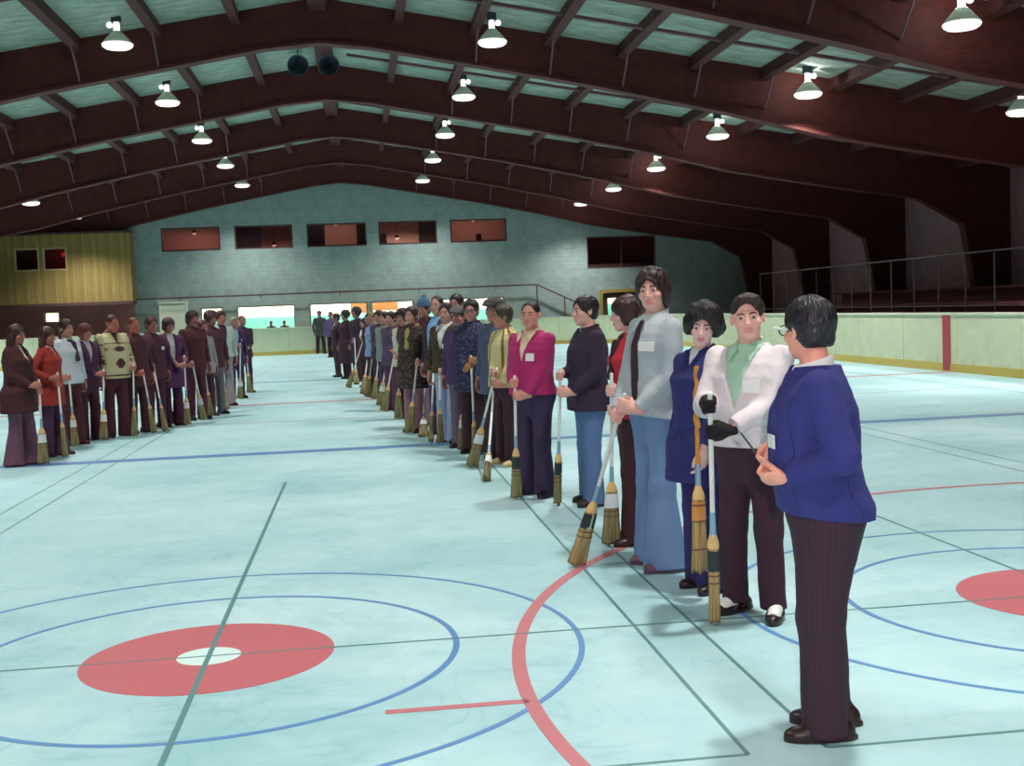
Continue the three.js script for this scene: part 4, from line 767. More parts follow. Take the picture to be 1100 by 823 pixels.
// ---------------------------------------------------------------- the two lines of curlers: right-hand line, then left-hand line
person('man in a long navy cardigan and pinstripe trousers turned away, nearest the camera at right', 2.501, 1.673, 1.637, -106, { t: 0, girth: 1.12, head: [-56, 2, 0], lean: 0.075, hair: ['full', 0x1c1420], skin: 0xeaa08e, glasses: 2, gaze: 10, stance: 0.09, stagger: 0.02, top: { c: 0x2d3078, kind: 'knit', name: 'cardigan', hem: 0.9, hemCurve: 0.12, e: 0.042, swing: 0.0, v: 1.12, vw: 0.06, cuff: 0.035, sleeve: 1.18, fold: 1.2 }, shirt: 0xf2f2f0, openNeck: 0.014, wing: 0.013, pants: { c: 0x33182e, pat: 'pinstripe', kind: 'smooth', flare: 0.075, thigh: 0.125, knee: 0.092 }, shoes: 0x2a1216, tag: [0.1, 1.2], toe: 0.12, elbow: 0.6, hands: { R: { at: [2.337, 1.034, 1.508], up: [-0.5, 0.5, 0.6] }, L: { at: [2.277, 1.004, 1.698], up: [-0.6, 0.6, 0.5] } } });
person('man in a white cardigan and pale green shirt with black gloves and two-tone shoes', 2.787, -0.032, 1.669, -48, { t: 0, girth: 1.1, head: [30, 2, 4], hair: ['short', 0x33201e], skin: 0xf0b4a6, wide: 1.08, stance: 0.13, stagger: 0.02, top: { c: 0xe4d8de, kind: 'smooth', name: 'cardigan', hem: 0.94, e: 0.03, v: 1.14, vw: 0.1, cuff: 0.035, sleeve: 1.16, rib: 1, front: 1, fold: 1.3 }, shirt: 0xaed6be, openNeck: 0.03, wing: 0.014, pants: { c: 0x38172c, flare: 0.06, hem: 0.06 }, shoes: 0x24101a, saddle: 1, gloves: 0x1c1218, tag: [0.1, 1.27, 0.09, 0.07], toe: 0.3, hands: { R: { at: [2.496, 1.133, 0.247], up: [-0.034, 0.99, 0.14] }, L: { at: [2.501, 1.005, 0.229], up: [-0.034, 0.99, 0.14] } } });
person('woman with bouffant black hair in a navy coat', 2.722, -0.678, 1.615, -62, { t: 0, f: 1, head: [38, 6, -6], hair: ['bouffant', 0x1a0f14], skin: 0xf2c4be, stance: 0.08, girth: 1.0, top: { c: 0x27266a, name: 'coat', hem: 0.68, e: 0.034, collar: 1, v: 1.38, vw: 0.05, front: 1, swing: 0.035, sleeve: 1.1, buttons: 4 }, shirt: 0xdfe3ea, openNeck: 0.01, pants: { c: 0x2b2460, flare: 0.09 }, shoes: 0x241018, elbow: 0.3, hands: { L: { at: [2.627, 0.712, -0.465], up: [-0.883, 0, 0.469], open: 1 } } });
person('tall man with dark shaggy hair in a pale grey jacket, dark tie and blue-grey trousers', 2.615, -1.334, 1.852, -74, { t: 0, head: [44, 2, 3], hair: ['shaggy', 0x2a1414], skin: 0xecb0a4, stance: 0.11, stagger: 0.03, top: { c: 0xb6bec6, name: 'jacket', hem: 0.88, e: 0.026, v: 0.96, vw: 0.07, vw0: 0.03, cuff: 0.02, front: 1, hemCurve: 0.2, fold: 1.3 }, shirt: 0xd9dfe2, openNeck: 0.014, wing: 0.014, tie: 0x3c1c24, tieEnd: 0.98, pants: { c: 0x6b85b0, flare: 0.125, kind: 'smooth' }, shoes: 0x6a4a5c, tag: [0.125, 1.31, 0.11, 0.055], toe: 0.15, hands: { L: { at: [2.378, 1.039, -1.236], up: [0.256, 0.943, 0.212] }, R: { at: [2.352, 0.945, -1.257], up: [0.256, 0.943, 0.212] } } });
person('woman with short dark hair in a red jumper, seen in profile behind the tall man', 2.640, -2.105, 1.700, -90, { t: 0, f: 1, head: [-6, 4, 0], hair: ['bowl', 0x341414], skin: 0xeab4ac, stance: 0.08, top: { c: 0xc22438, name: 'jumper', hem: 0.9, collar: 1, kind: 'knit', e: 0.024 }, scarf: 0x35141e, pants: { c: 0x3a141c, flare: 0.09 }, shoes: 0x2c1218, hands: { R: { at: [2.469, 1.069, -1.963], up: [0.02, 0.998, 0.066] }, L: { at: [2.466, 0.94, -1.972], up: [0.02, 0.998, 0.066] } } });
person('man in a dark jacket and blue jeans facing left', 2.670, -3.835, 1.719, -80, { t: 0, head: [8, 0, 4], hair: ['full', 0x1e1016], skin: 0xdfa498, girth: 1.06, stance: 0.12, top: { c: 0x33203a, name: 'jacket', hem: 0.8, e: 0.034, collar: 1, front: 1, fold: 1.3, v: 1.4, vw: 0.04 }, shirt: 0xa8b4b8, pants: { c: 0x56709c, flare: 0.085 }, shoes: 0x2a1620, toe: 0.1, hands: { R: { at: [2.406, 1.087, -3.667], up: [0.03, 0.986, 0.165] }, L: { at: [2.402, 0.959, -3.688], up: [0.03, 0.986, 0.165] } } });
person('man in a bright magenta jacket with an open cream collar', 2.291, -4.453, 1.701, -46, { t: 0, head: [18, 0, 0], hair: ['thin', 0x2c1a1c], skin: 0xd89484, wide: 1.08, girth: 1.12, stance: 0.12, top: { c: 0xb02468, name: 'jacket', hem: 0.92, e: 0.028, v: 1.2, vw: 0.07, front: 1, collar: 0 }, shirt: 0xe8d2b4, openNeck: 0.04, wing: 0.036, pants: { c: 0x38264a, flare: 0.09 }, shoes: 0x2a1420, tag: [0.1, 1.26, 0.08, 0.07], hands: { R: { at: [2.103, 1.008, -4.233], up: [0.017, 0.999, 0.04] }, L: { at: [2.101, 0.888, -4.238], up: [0.017, 0.999, 0.04] } } });
person('man in profile in a cream jacket with a tan stripe and a dark scarf', 2.315, -6.641, 1.684, -66, { t: 1, head: [-12, 2, 0], hair: ['full', 0x3c3020], skin: 0xc88878, girth: 1.05, stance: 0.14, top: { c: 0xd8cf9c, pat: 'stripeband', name: 'jacket', hem: 0.86, e: 0.032, collar: 1 }, pants: { c: 0x3c1a2a, flare: 0.075 }, shoes: 0xc8b078, hands: { R: { at: [2.176, 0.979, -6.383], up: [0.267, 0.956, 0.121] }, L: { at: [2.149, 0.884, -6.395], up: [0.267, 0.956, 0.121] } } });
person('man in a grey-blue coat and low hat, half hidden behind the cream jacket', 2.286, -7.155, 1.753, -50, { t: 1, head: [0, 0, 0], hair: ['short', 0x2a1a1c], hat: ['flat', 0x4a4248], skin: 0xb98078, top: { c: 0x4a5570, name: 'coat', hem: 0.72, e: 0.028, collar: 1 }, pants: { c: 0x3a2838 }, hands: { L: { at: [2.216, 0.894, -6.862], up: [0.157, 0.517, -0.841] } } });
person('man with dark hair and glasses in a flecked navy parka', 2.080, -7.792, 1.764, -40, { t: 1, head: [22, 4, 0], hair: ['full', 0x1c1216], skin: 0xc98c80, glasses: 1, girth: 1.08, top: { c: 0x2b2a55, pat: 'fleck', name: 'parka', hem: 0.72, e: 0.04, collar: 2, sleeve: 1.15 }, pants: { c: 0x3a1c2c, flare: 0.08 }, gloves: 0xb07a50, shoes: 0x241218, hands: { L: { at: [2.033, 1.077, -7.515], up: [0.026, 0.935, -0.354] }, R: { at: [2.03, 0.984, -7.479], up: [0.026, 0.935, -0.354] } } });
person('man in a grey flat cap and a purple-blue jacket', 1.994, -8.423, 1.690, -46, { t: 1, head: [12, 0, 0], hair: ['short', 0x33232a], hat: ['flat', 0x6a6668], skin: 0xb97a70, top: { c: 0x46305a, name: 'jacket', hem: 0.8, e: 0.03, collar: 1, front: 1 }, pants: { c: 0x6a5a6c, flare: 0.08 }, tag: [0.09, 1.26, 0.07, 0.05], shoes: 0x2a141c, hands: { L: { at: [1.977, 0.784, -8.103], up: [0.064, 0.998, -0] } } });
person('tall dark-haired man whose head shows above the flat cap', 2.133, -10.463, 1.863, -40, { t: 1, head: [10, 0, 0], hair: ['full', 0x24141a], skin: 0xb98078, top: { c: 0x3a2234, name: 'jacket', hem: 0.8, collar: 1 }, pants: { c: 0x33202e } });
person('man in a patterned brown waistcoat with a white open collar and light blue trousers', 1.878, -9.123, 1.746, -42, { t: 1, head: [16, 0, -4], hair: ['full', 0x2a1a1c], skin: 0xc48c80, top: { c: 0x4a2428, pat: 'argyle', name: 'cardigan', hem: 0.88, e: 0.026, v: 1.16, vw: 0.085 }, shirt: 0xdfe6e4, openNeck: 0.03, wing: 0.034, pants: { c: 0x9fb0cc, flare: 0.1, kind: 'smooth' }, tag: [0.08, 1.22, 0.08, 0.06], shoes: 0x2a121c, hands: { L: { at: [1.76, 0.875, -8.902], up: [0.03, 0.999, -0.028] } } });
person('tall man in a light blue shirt and dark jacket', 1.839, -10.096, 1.856, -52, { t: 1, head: [24, 0, 0], hair: ['thin', 0x2c1c20], skin: 0xc89084, top: { c: 0x40263c, name: 'jacket', hem: 0.82, e: 0.028, v: 0.86, vw: 0.09, vw0: 0.06 }, shirt: 0x7fb0dc, pants: { c: 0x4a3a5c, flare: 0.08 }, shoes: 0x2a141c, hands: { L: { at: [1.751, 1.003, -9.797], up: [0.099, 0.827, -0.554] } } });
person('person in a blue hat and dark red jacket', 1.755, -11.666, 1.815, -44, { t: 1, head: [6, 0, 0], hair: ['full', 0x2c181c], hat: ['toque', 0x56749c], skin: 0xbc8078, top: { c: 0x5a2436, name: 'jacket', hem: 0.74, e: 0.03, collar: 2 }, pants: { c: 0x8a6a80, flare: 0.09 }, hands: { L: { at: [1.706, 0.838, -11.359], up: [0.075, 0.481, -0.874] } } });
person('woman in a dark patterned coat with a yellow-edged collar', 1.516, -10.656, 1.722, -46, { t: 1, f: 1, head: [16, 0, 0], hair: ['full', 0x3a2420], skin: 0xc89488, top: { c: 0x33242c, pat: 'tapestry', name: 'coat', hem: 0.62, e: 0.036, collar: 2, swing: 0.03 }, scarf: 0xa89a58, pants: { c: 0x9a6a78, flare: 0.09 }, hands: { L: { at: [1.557, 0.964, -10.365], up: [0.152, 0.988, 0.004] } } });
person('woman in a white waistcoat over a dark jumper', 1.478, -12.957, 1.693, -42, { t: 2, f: 1, head: [10, 0, 0], hair: ['afro', 0x24141a], skin: 0xb88278, top: { c: 0xcfd0b4, name: 'waistcoat', vest: 1, hem: 0.84, v: 1.2, vw: 0.07 }, shirt: 0x4a3040, pants: { c: 0x4a1a2a, flare: 0.1 }, hands: { R: { at: [1.382, 0.965, -12.727], up: [0.039, 0.999, -0.015] } } });
person('dark-haired person in a dull purple jacket left of the white waistcoat', 1.335, -14.535, 1.673, -44, { t: 2, head: [10, 0, 0], hair: ['full', 0x2a181c], skin: 0xb07a70, top: { c: 0x52405e, name: 'jacket', hem: 0.8, collar: 1 }, pants: { c: 0x5a3450, flare: 0.09 }, hands: { R: { at: [1.371, 1.006, -14.252], up: [0.221, 0.971, 0.093] } } });
person('dark-haired person in a grey-green jacket', 1.256, -15.869, 1.680, -46, { t: 2, head: [0, 0, 0], hair: ['full', 0x2a1a1c], skin: 0xb58278, top: { c: 0x7a8a80, name: 'jacket', hem: 0.82, collar: 1 }, pants: { c: 0x4a3858 }, hands: { R: { at: [1.294, 1.001, -15.595], up: [0.196, 0.979, 0.052] } } });
person('short dark-haired person between the grey-green jacket and the light blue jacket', 1.189, -17.632, 1.707, -44, { t: 2, head: [6, 0, 0], hair: ['shaggy', 0x24141a], skin: 0xb07c72, top: { c: 0x463048, name: 'jacket', hem: 0.8, collar: 1 }, pants: { c: 0x3a2438 }, hands: { R: { at: [1.176, 1.027, -17.347], up: [0.151, 0.986, 0.065] } } });
person('fair-haired person in a light blue jacket', 1.071, -18.257, 1.675, -46, { t: 2, f: 1, head: [8, 0, 0], hair: ['full', 0x8a7a50], skin: 0xb58278, top: { c: 0x7f9cc8, name: 'jacket', hem: 0.84, collar: 1 }, pants: { c: 0x3c2438 }, hands: { R: { at: [1.084, 1.162, -17.991], up: [0.159, 0.986, 0.051] } } });
person('short person with a white collar and dark clothes', 0.906, -21.521, 1.561, -50, { t: 2, f: 1, head: [10, 0, 0], hair: ['bowl', 0x3c2424], skin: 0xb07c74, top: { c: 0x3a2236, name: 'jacket', hem: 0.84, v: 1.22, vw: 0.09 }, shirt: 0xe4e8e8, pants: { c: 0x401c2c }, hands: { R: { at: [0.87, 1.064, -21.294], up: [0.337, 0.925, 0.175] } } });
person('person with big dark hair in a black jacket, third from the far end', 0.739, -23.971, 1.813, -50, { t: 2, head: [0, 0, 0], hair: ['afro', 0x20121a], skin: 0xa87870, top: { c: 0x33203a, name: 'jacket', hem: 0.82, collar: 1 }, pants: { c: 0x33202c }, hands: { R: { at: [0.673, 1.021, -23.704], up: [0, 0.751, -0.66] } } });
person('person with bushy hair in a long black coat, second from the far end', 0.451, -25.531, 1.760, -56, { t: 2, f: 1, head: [0, 0, 0], hair: ['afro', 0x20121a], skin: 0xa07068, top: { c: 0x38182a, name: 'coat', hem: 0.4, swing: 0.03, collar: 1 }, pants: { c: 0x33141f } });
person('person in a dark jacket ending the right-hand line at its far end', 0.192, -26.707, 1.700, -70, { t: 2, head: [0, 0, 0], hair: ['full', 0x2a1a1c], skin: 0xa07068, top: { c: 0x3c2030, name: 'jacket', hem: 0.8, collar: 1, v: 1.2, vw: 0.05 }, shirt: 0xd0d0d0, pants: { c: 0x33202c } });
person('man in a grey coat standing alone at the far boards', -0.930, -47.827, 1.886, 10, { t: 2, head: [0, 0, 0], hair: ['full', 0x2a1c20], skin: 0x9a746c, top: { c: 0x4a4448, name: 'coat', hem: 0.72, collar: 1 }, pants: { c: 0x33202c }, stance: 0.14 });
person('person in a purple jacket behind the one in grey at the far boards', -0.323, -42.376, 1.808, -30, { t: 2, head: [0, 0, 0], hair: ['short', 0x3a2428], skin: 0x9a746c, top: { c: 0x5a4a7a, name: 'jacket', hem: 0.8, collar: 1 }, pants: { c: 0x2c1c26 } });
person('dark-haired person in a brown jacket at the back, right of the dull purple jacket', 1.498, -15.599, 1.671, -44, { t: 2, head: [12, 0, 0], hair: ['shaggy', 0x2a181a], skin: 0xb07a70, top: { c: 0x4a3034, name: 'jacket', hem: 0.8, collar: 1 }, pants: { c: 0x3a2030 }, hands: { L: { at: [1.509, 0.853, -15.309], up: [0.074, 0.431, -0.899] } } });
person('dark-haired person in a maroon jacket just right of the white-collared short person', 1.014, -19.772, 1.661, -48, { t: 2, head: [6, 0, 0], hair: ['full', 0x24161a], skin: 0xa87870, top: { c: 0x44202c, name: 'jacket', hem: 0.8, collar: 1 }, pants: { c: 0x38182a }, hands: { R: { at: [1.002, 1.096, -19.518], up: [0.155, 0.894, -0.42] } } });
person('long-haired woman in a dark red jacket and flared grey trousers, leftmost of all', -3.266, -9.011, 1.682, 72, { t: 1, f: 1, head: [-6, 6, 0], hair: ['long', 0x33120c], skin: 0xb06a58, girth: 1.05, stance: 0.1, stagger: 0.06, top: { c: 0x40141c, name: 'jacket', hem: 0.66, e: 0.034, v: 1.16, vw: 0.05, collar: 1, swing: 0.02 }, shirt: 0xd8c4c0, pants: { c: 0x6a4458, flare: 0.13 }, shoes: 0x5a2420, hands: { R: { at: [-3.005, 0.956, -8.927], up: [0.008, 1, -0.004] }, L: { at: [-3.006, 0.876, -8.927], up: [0.008, 1, -0.004] } } });
person('woman with long dark hair in a long orange-red coat', -3.129, -9.909, 1.639, 80, { t: 1, f: 1, head: [-20, 6, 0], hair: ['long', 0x3a140c], skin: 0xa86050, stance: 0.09, stagger: 0.08, top: { c: 0x962a1e, name: 'coat', hem: 0.7, e: 0.03, front: 1, swing: 0.02, v: 1.3, vw: 0.06 }, shirt: 0xe0d0c4, pants: { c: 0x4a2444, flare: 0.1 }, shoes: 0x451820, hands: { R: { at: [-2.973, 1.003, -9.699], up: [-0.051, 0.995, -0.086] }, L: { at: [-2.969, 0.923, -9.692], up: [-0.051, 0.995, -0.086] } } });
person('woman in a white blouse with a dark neck scarf and dark trousers', -3.212, -11.280, 1.732, 54, { t: 1, f: 1, head: [-4, 6, 0], hair: ['full', 0x33160f], skin: 0xb87868, stance: 0.09, top: { c: 0xcfd4dc, name: 'blouse', hem: 0.86, e: 0.028, collar: 1, sleeve: 1.15 }, scarf: 0x3a2034, pants: { c: 0x4a1420, flare: 0.09 }, shoes: 0x451820, hands: { R: { at: [-3.137, 0.944, -10.98], up: [-0.029, 0.999, 0.013] } } });
person('brown-haired person in a dark plum suit, fourth from the near end of the left-hand line', -3.096, -11.847, 1.677, 50, { t: 1, head: [-6, 14, 0], hair: ['bowl', 0x5a2420], skin: 0xb06a60, top: { c: 0x4a2040, name: 'suit_jacket', hem: 0.78, e: 0.03, v: 1.08, vw: 0.06, lapel: 1 }, shirt: 0xc0b0bc, pants: { c: 0x4c1830, flare: 0.085 }, shoes: 0x3a1424, hands: { R: { at: [-2.846, 0.942, -11.773], up: [0.034, 0.995, -0.089] } } });
person('balding man in a thick cream cardigan with bold dark figures', -2.793, -12.226, 1.787, 44, { t: 1, head: [4, 10, 0], hair: ['thin', 0x4a2a20], skin: 0xb86858, girth: 1.14, stance: 0.11, top: { c: 0xc8b890, pat: 'chunky', kind: 'knit', name: 'cardigan', hem: 0.84, e: 0.04, collar: 2, sleeve: 1.2, rib: 1, v: 1.3, vw: 0.05 }, shirt: 0x4a2a30, pants: { c: 0x4a1426, flare: 0.09 }, shoes: 0x3a1424, hands: { L: { at: [-2.496, 0.991, -12.139], up: [0.027, 0.998, -0.05] } } });
person('reddish-haired man in a dark coat just right of the figured cardigan', -2.551, -12.662, 1.738, 46, { t: 1, head: [-10, 6, 0], hair: ['thin', 0x6a3020], skin: 0xb06050, top: { c: 0x4a1c28, name: 'coat', hem: 0.7, e: 0.03, collar: 1 }, pants: { c: 0x44162a }, hands: { R: { at: [-2.412, 0.889, -12.457], up: [-0.141, 0.986, -0.086] } } });
person('man in a dark jacket with a white badge left of the bowl-cut hair', -2.416, -13.341, 1.733, 50, { t: 1, head: [-8, 6, 0], hair: ['full', 0x3a1c18], skin: 0xb06a5c, girth: 1.05, top: { c: 0x4a1f34, name: 'jacket', hem: 0.78, e: 0.03, front: 1, collar: 1 }, pants: { c: 0x4a1830 }, tag: [0.09, 1.26, 0.07, 0.05], hands: { R: { at: [-2.356, 0.959, -13.043], up: [-0.185, 0.89, -0.416] } } });
person('person with a bowl haircut in a long plum coat and white shirt front', -2.215, -13.711, 1.716, 36, { t: 1, head: [0, 8, 0], hair: ['bowl', 0x3a1a24], skin: 0xa86a64, top: { c: 0x522450, name: 'coat', hem: 0.62, e: 0.034, v: 0.86, vw: 0.06, vw0: 0.03, lapel: 1, swing: 0.03 }, shirt: 0xc8c4cc, pants: { c: 0x4a1a3c, flare: 0.1 }, shoes: 0x3a1424, hands: { L: { at: [-1.968, 1.05, -13.589], up: [0.001, 0.999, -0.037] }, R: { at: [-1.968, 0.951, -13.585], up: [0.001, 0.999, -0.037] } } });
person('tall dark-haired person in a black-red jacket behind the plum coat', -1.952, -14.593, 1.815, 44, { t: 2, head: [-6, 4, 0], hair: ['shaggy', 0x2c1014], skin: 0xa0605a, top: { c: 0x4a1a22, name: 'jacket', hem: 0.8, collar: 1, front: 1 }, pants: { c: 0x4a1830 }, hands: { R: { at: [-1.934, 0.933, -14.26], up: [-0.138, 0.988, 0.076] } } });
person('dark red-haired person in a grey jacket with crossed arms', -1.887, -15.302, 1.653, 40, { t: 2, f: 1, head: [0, 4, 0], hair: ['full', 0x4a1c1a], skin: 0xa86a60, top: { c: 0x8a868c, name: 'jacket', hem: 0.78, collar: 1 }, pants: { c: 0x4a2038 }, hands: { R: { at: [-1.855, 0.866, -15.029], up: [-0.089, 0.996, 0.022] } } });
person('dark curly-haired person between the grey jacket and the pale waistcoat', -1.767, -15.624, 1.793, 38, { t: 2, head: [-4, 4, 0], hair: ['afro', 0x3a141c], skin: 0xa06058, top: { c: 0x4a2430, name: 'jacket', hem: 0.8, collar: 1 }, pants: { c: 0x6a6670 } });
person('man with dark hair in a pale shirt with a dark V and pale trousers', -1.823, -17.629, 1.819, 36, { t: 2, head: [-6, 6, 0], hair: ['full', 0x3a1a24], skin: 0xa8685c, top: { c: 0xb8c4c0, name: 'shirt_jacket', hem: 0.9, v: 1.14, vw: 0.07 }, shirt: 0x3a2430, pants: { c: 0x948c94, flare: 0.09 }, hands: { R: { at: [-1.838, 1.015, -17.302], up: [-0.115, 0.826, -0.552] } } });
person('grey-haired person in a dark suit with a blue shirt and a white badge', -1.797, -19.696, 1.689, 36, { t: 2, head: [-6, 4, 0], hair: ['short', 0xa08a80], skin: 0xa8706a, top: { c: 0x3a2450, name: 'suit_jacket', hem: 0.8, v: 1.1, vw: 0.07, lapel: 1 }, shirt: 0x9ab8d0, pants: { c: 0x3c2454 }, tag: [0.09, 1.26, 0.09, 0.06], hands: { R: { at: [-1.643, 1.097, -19.277], up: [0.066, 0.989, 0.132] } } });
person('man in a dark plum jacket ending the left-hand line at its far end', -1.792, -21.516, 1.726, 30, { t: 2, head: [-4, 0, 0], hair: ['thin', 0x4a2c28], skin: 0xa06c62, top: { c: 0x3c2240, name: 'jacket', hem: 0.8, collar: 1 }, pants: { c: 0x3a2046 }, hands: { L: { at: [-1.718, 1.007, -21.276], up: [-0.039, 0.999, -0.014] } } });
// their brooms: where the straw touches the ice, where a hand holds the handle, length
broom('edge-on corn broom with a dark band, held by the black-gloved man', [2.535, 0.012, 0.089], [2.496, 1.133, 0.247], 1.193, { label: 'dark', wide: 0.62, roll: 75, tall: 1.08,  });
broom('upright corn broom with a spiral amber handle, held by the woman in the navy coat', [2.598, 0.158, -0.386], [2.608, 0.649, -0.404], 1.139, { label: 'orange', twist: 1, tall: 1.1, stitch: [0.12, 0.26, 0.34], roll: 40,  });
broom('slanting corn broom with a black emblem wrapper, held by the tall man', [2.099, 0.012, -1.467], [2.378, 1.039, -1.236], 1.149, { label: 'black', roll: 20, wide: 0.95,  });
broom('upright corn broom with a white band, held by the woman in the red jumper', [2.447, 0.012, -2.033], [2.469, 1.069, -1.963], 1.172, { label: 'white', old: 1, roll: 10,  });
broom('upright corn broom with a dark wrapper, held by the man in blue jeans', [2.373, 0.012, -3.847], [2.406, 1.087, -3.667], 1.150, { label: 'black', roll: 60, old: 1, wide: 0.8,  });
broom('upright corn broom with a dark wrapper, held by the man in magenta', [2.086, 0.012, -4.273], [2.103, 1.008, -4.233], 1.057, { label: 'dark', old: 1, roll: 20, wide: 0.8,  });
broom('slanting corn broom with a broad white band, held by the man in the cream jacket', [1.905, 0.012, -6.505], [2.176, 0.979, -6.383], 1.072, { label: 'white', old: 1, roll: 15,  });
broom('upright corn broom with a white band beside the cream jacket', [1.948, 0.012, -5.427], [2.216, 0.894, -6.862], 1.766, { label: 'white', old: 1, roll: 50, wide: 0.8,  });
broom('corn broom held in tan gloves by the man in the flecked parka', [2.003, 0.012, -7.111], [2.033, 1.077, -7.515], 1.200, { label: 'none', old: 1, roll: 30, wide: 0.7,  });
broom('corn broom with a long white handle, held by the man in the flat cap', [1.927, 0.012, -8.103], [1.977, 0.784, -8.103], 0.833, { label: 'white', old: 1, roll: 20, wide: 0.7,  });
broom('corn broom with a short white handle behind the light blue trousers', [1.734, 0.012, -8.878], [1.76, 0.875, -8.902], 0.924, { label: 'none', old: 1, wide: 0.7,  });
broom('corn broom held by the tall man in the light blue shirt', [1.632, 0.012, -9.133], [1.751, 1.003, -9.797], 1.258, { label: 'none', old: 1, roll: 60, wide: 0.7,  });
broom('corn broom with a white handle before the blue-hatted person', [1.577, 0.012, -9.859], [1.706, 0.838, -11.359], 1.778, { label: 'white', old: 1,  });
broom('corn broom standing before the woman in the patterned coat', [1.411, 0.012, -10.369], [1.557, 0.964, -10.365], 1.024, { label: 'none', old: 1, roll: 10,  });
broom('corn broom leaning before the white waistcoat', [1.345, 0.012, -12.713], [1.382, 0.965, -12.727], 1.014, { label: 'none', old: 1, far: 1 });
broom('corn broom slanting down to the left, near the far half of the right-hand line', [1.145, 0.012, -14.347], [1.371, 1.006, -14.252], 1.083, { label: 'none', old: 1, far: 1 });
broom('corn broom with a broad white band, before the grey-green jacket', [1.097, 0.012, -15.647], [1.294, 1.001, -15.595], 1.070, { label: 'white', old: 1, far: 1 });
broom('corn broom with a white handle before the short dark-haired person', [1.022, 0.012, -17.414], [1.176, 1.027, -17.347], 1.089, { label: 'none', old: 1, far: 1 });
broom('corn broom with a white handle before the light blue jacket', [0.898, 0.012, -18.05], [1.084, 1.162, -17.991], 1.226, { label: 'none', old: 1, far: 1 });
broom('corn broom slanting far out to the left, near the far end of the right-hand line', [0.487, 0.012, -21.493], [0.87, 1.064, -21.294], 1.197, { label: 'none', old: 1, far: 1 });
broom('upright corn broom third from the far end of the right-hand line', [0.673, 0.012, -22.818], [0.673, 1.021, -23.704], 1.403, { label: 'none', old: 1, far: 1 });
broom('corn broom with a white handle beside the white waistcoat', [1.366, 0.012, -13.556], [1.509, 0.853, -15.309], 2.009, { label: 'none', old: 1, far: 1 });
broom('corn broom with a short white handle before the maroon jacket', [0.814, 0.012, -19.01], [1.002, 1.096, -19.518], 1.272, { label: 'none', old: 1, far: 1 });
broom('nearest corn broom of the left-hand line, with a white handle and pale band', [-3.012, 0.012, -8.923], [-3.005, 0.956, -8.927], 1.004, { label: 'white', old: 1, roll: 30,  });
broom('corn broom with a white handle before the orange-red coat', [-2.922, 0.012, -9.613], [-2.973, 1.003, -9.699], 1.056, { label: 'none', old: 1, roll: 40, wide: 0.6,  });
broom('corn broom with a white band before the woman in the white blouse', [-3.109, 0.012, -10.993], [-3.137, 0.944, -10.98], 0.992, { label: 'white', old: 1, roll: 20, wide: 0.8,  });
broom('upright corn broom with a pale band beside the plum suit', [-2.877, 0.012, -11.69], [-2.846, 0.942, -11.773], 0.995, { label: 'white', old: 1, roll: 10, wide: 0.9,  });
broom('upright corn broom with a tan shaft end beside the cream figured cardigan', [-2.523, 0.012, -12.089], [-2.496, 0.991, -12.139], 1.040, { label: 'none', old: 1, roll: 30, wide: 0.7,  });
broom('slanting corn broom held by the reddish-haired man', [-2.287, 0.012, -12.38], [-2.412, 0.889, -12.457], 0.950, { label: 'none', old: 1, wide: 0.7,  });
broom('slanting corn broom held by the man with the white badge', [-2.159, 0.012, -12.6], [-2.356, 0.959, -13.043], 1.123, { label: 'none', old: 1, wide: 0.7,  });
broom('upright corn broom with a white band before the plum coat', [-1.969, 0.012, -13.55], [-1.968, 1.05, -13.589], 1.099, { label: 'white', old: 1, roll: 10, wide: 0.8,  });
broom('slanting corn broom with a white band before the tall dark-haired person', [-1.806, 0.012, -14.33], [-1.934, 0.933, -14.26], 0.992, { label: 'white', old: 1, wide: 0.8, far: 1 });
broom('slanting corn broom before the grey jacket', [-1.778, 0.012, -15.048], [-1.855, 0.866, -15.029], 0.917, { label: 'none', old: 1, wide: 0.8, far: 1 });
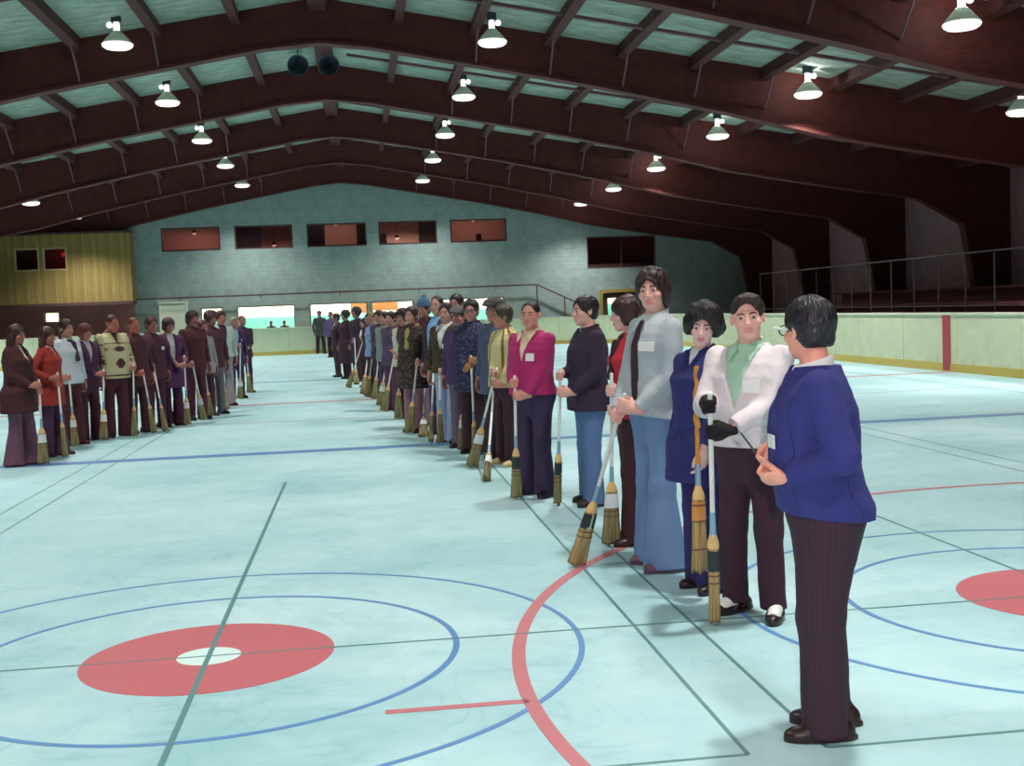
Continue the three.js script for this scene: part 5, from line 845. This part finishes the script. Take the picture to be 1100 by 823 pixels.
broom('corn broom with a white handle before the pale shirt with the dark V', [-1.698, 0.012, -16.632], [-1.838, 1.015, -17.302], 1.274, { label: 'none', old: 1, far: 1 });
broom('upright corn broom with a white band before the grey-haired person', [-1.715, 0.012, -19.422], [-1.643, 1.097, -19.277], 1.157, { label: 'white', old: 1, far: 1 });
broom('farthest corn broom of the left-hand line', [-1.679, 0.012, -21.263], [-1.718, 1.007, -21.276], 1.056, { label: 'none', old: 1, far: 1 });
// two onlookers in the lobby, seen through the low window
for (const [x, z, word] of [[-3.3, -51.6, 'left'], [-2.7, -51.7, 'right']])
  person(`${word} one of two dark onlookers behind the wide low window in the far wall`, x, z, 1.52, 180, { t: 2, hair: ['full', 0x241820], skin: 0x8a645c, top: { c: 0x2c2630, name: 'jacket', hem: 0.8, collar: 1 }, pants: { c: 0x2a2028 } });
{ // the pen and card in the hands of the man in the navy cardigan
  const t = thing('pencil', 'thin dark pencil held by the man in the navy cardigan', 'pencil', [2.337, 1.054, 1.508]);
  part('shaft', bar(V(0, -0.05, 0), V(-0.09, 0.075, 0.0), 0.004, 8), std(0x3a4a48, 0.5), t); part('tip', bar(V(-0.09, 0.075, 0), V(-0.1, 0.089, 0), 0.004, 8, 0.0008), std(0x222222, 0.5), t);
}
if (FLASH_POWER > 0) {   // the photographer's flash unit, beside the camera and out of its view
  const t = thing('camera_flash', 'small flash unit held beside the camera, out of the picture', 'flash', [0.9, 1.76, 6.03], -0.12);
  part('housing', new RoundedBoxGeometry(0.07, 0.06, 0.05, 2, 0.008).translate(0, 0, 0.02), std(0x222222, 0.5), t); part('window', box(0.05, 0.04, 0.004, 0, 0, -0.007), std(0xffffff, 0.4, { emissive: col(0xffffff), emissiveIntensity: 1 }), t);
  const l = new THREE.SpotLight(0xfff2ee, FLASH_POWER, 0, 0.75, 0.6, 2); l.position.set(0, 0, -0.02); l.target.position.set(0, -0.06, -1); l.castShadow = true; t.add(l, l.target);
}
scene.traverse(o => { delete o.userData.names; if (o.isLight) o.castShadow = true; });
renderer.render(scene, camera);
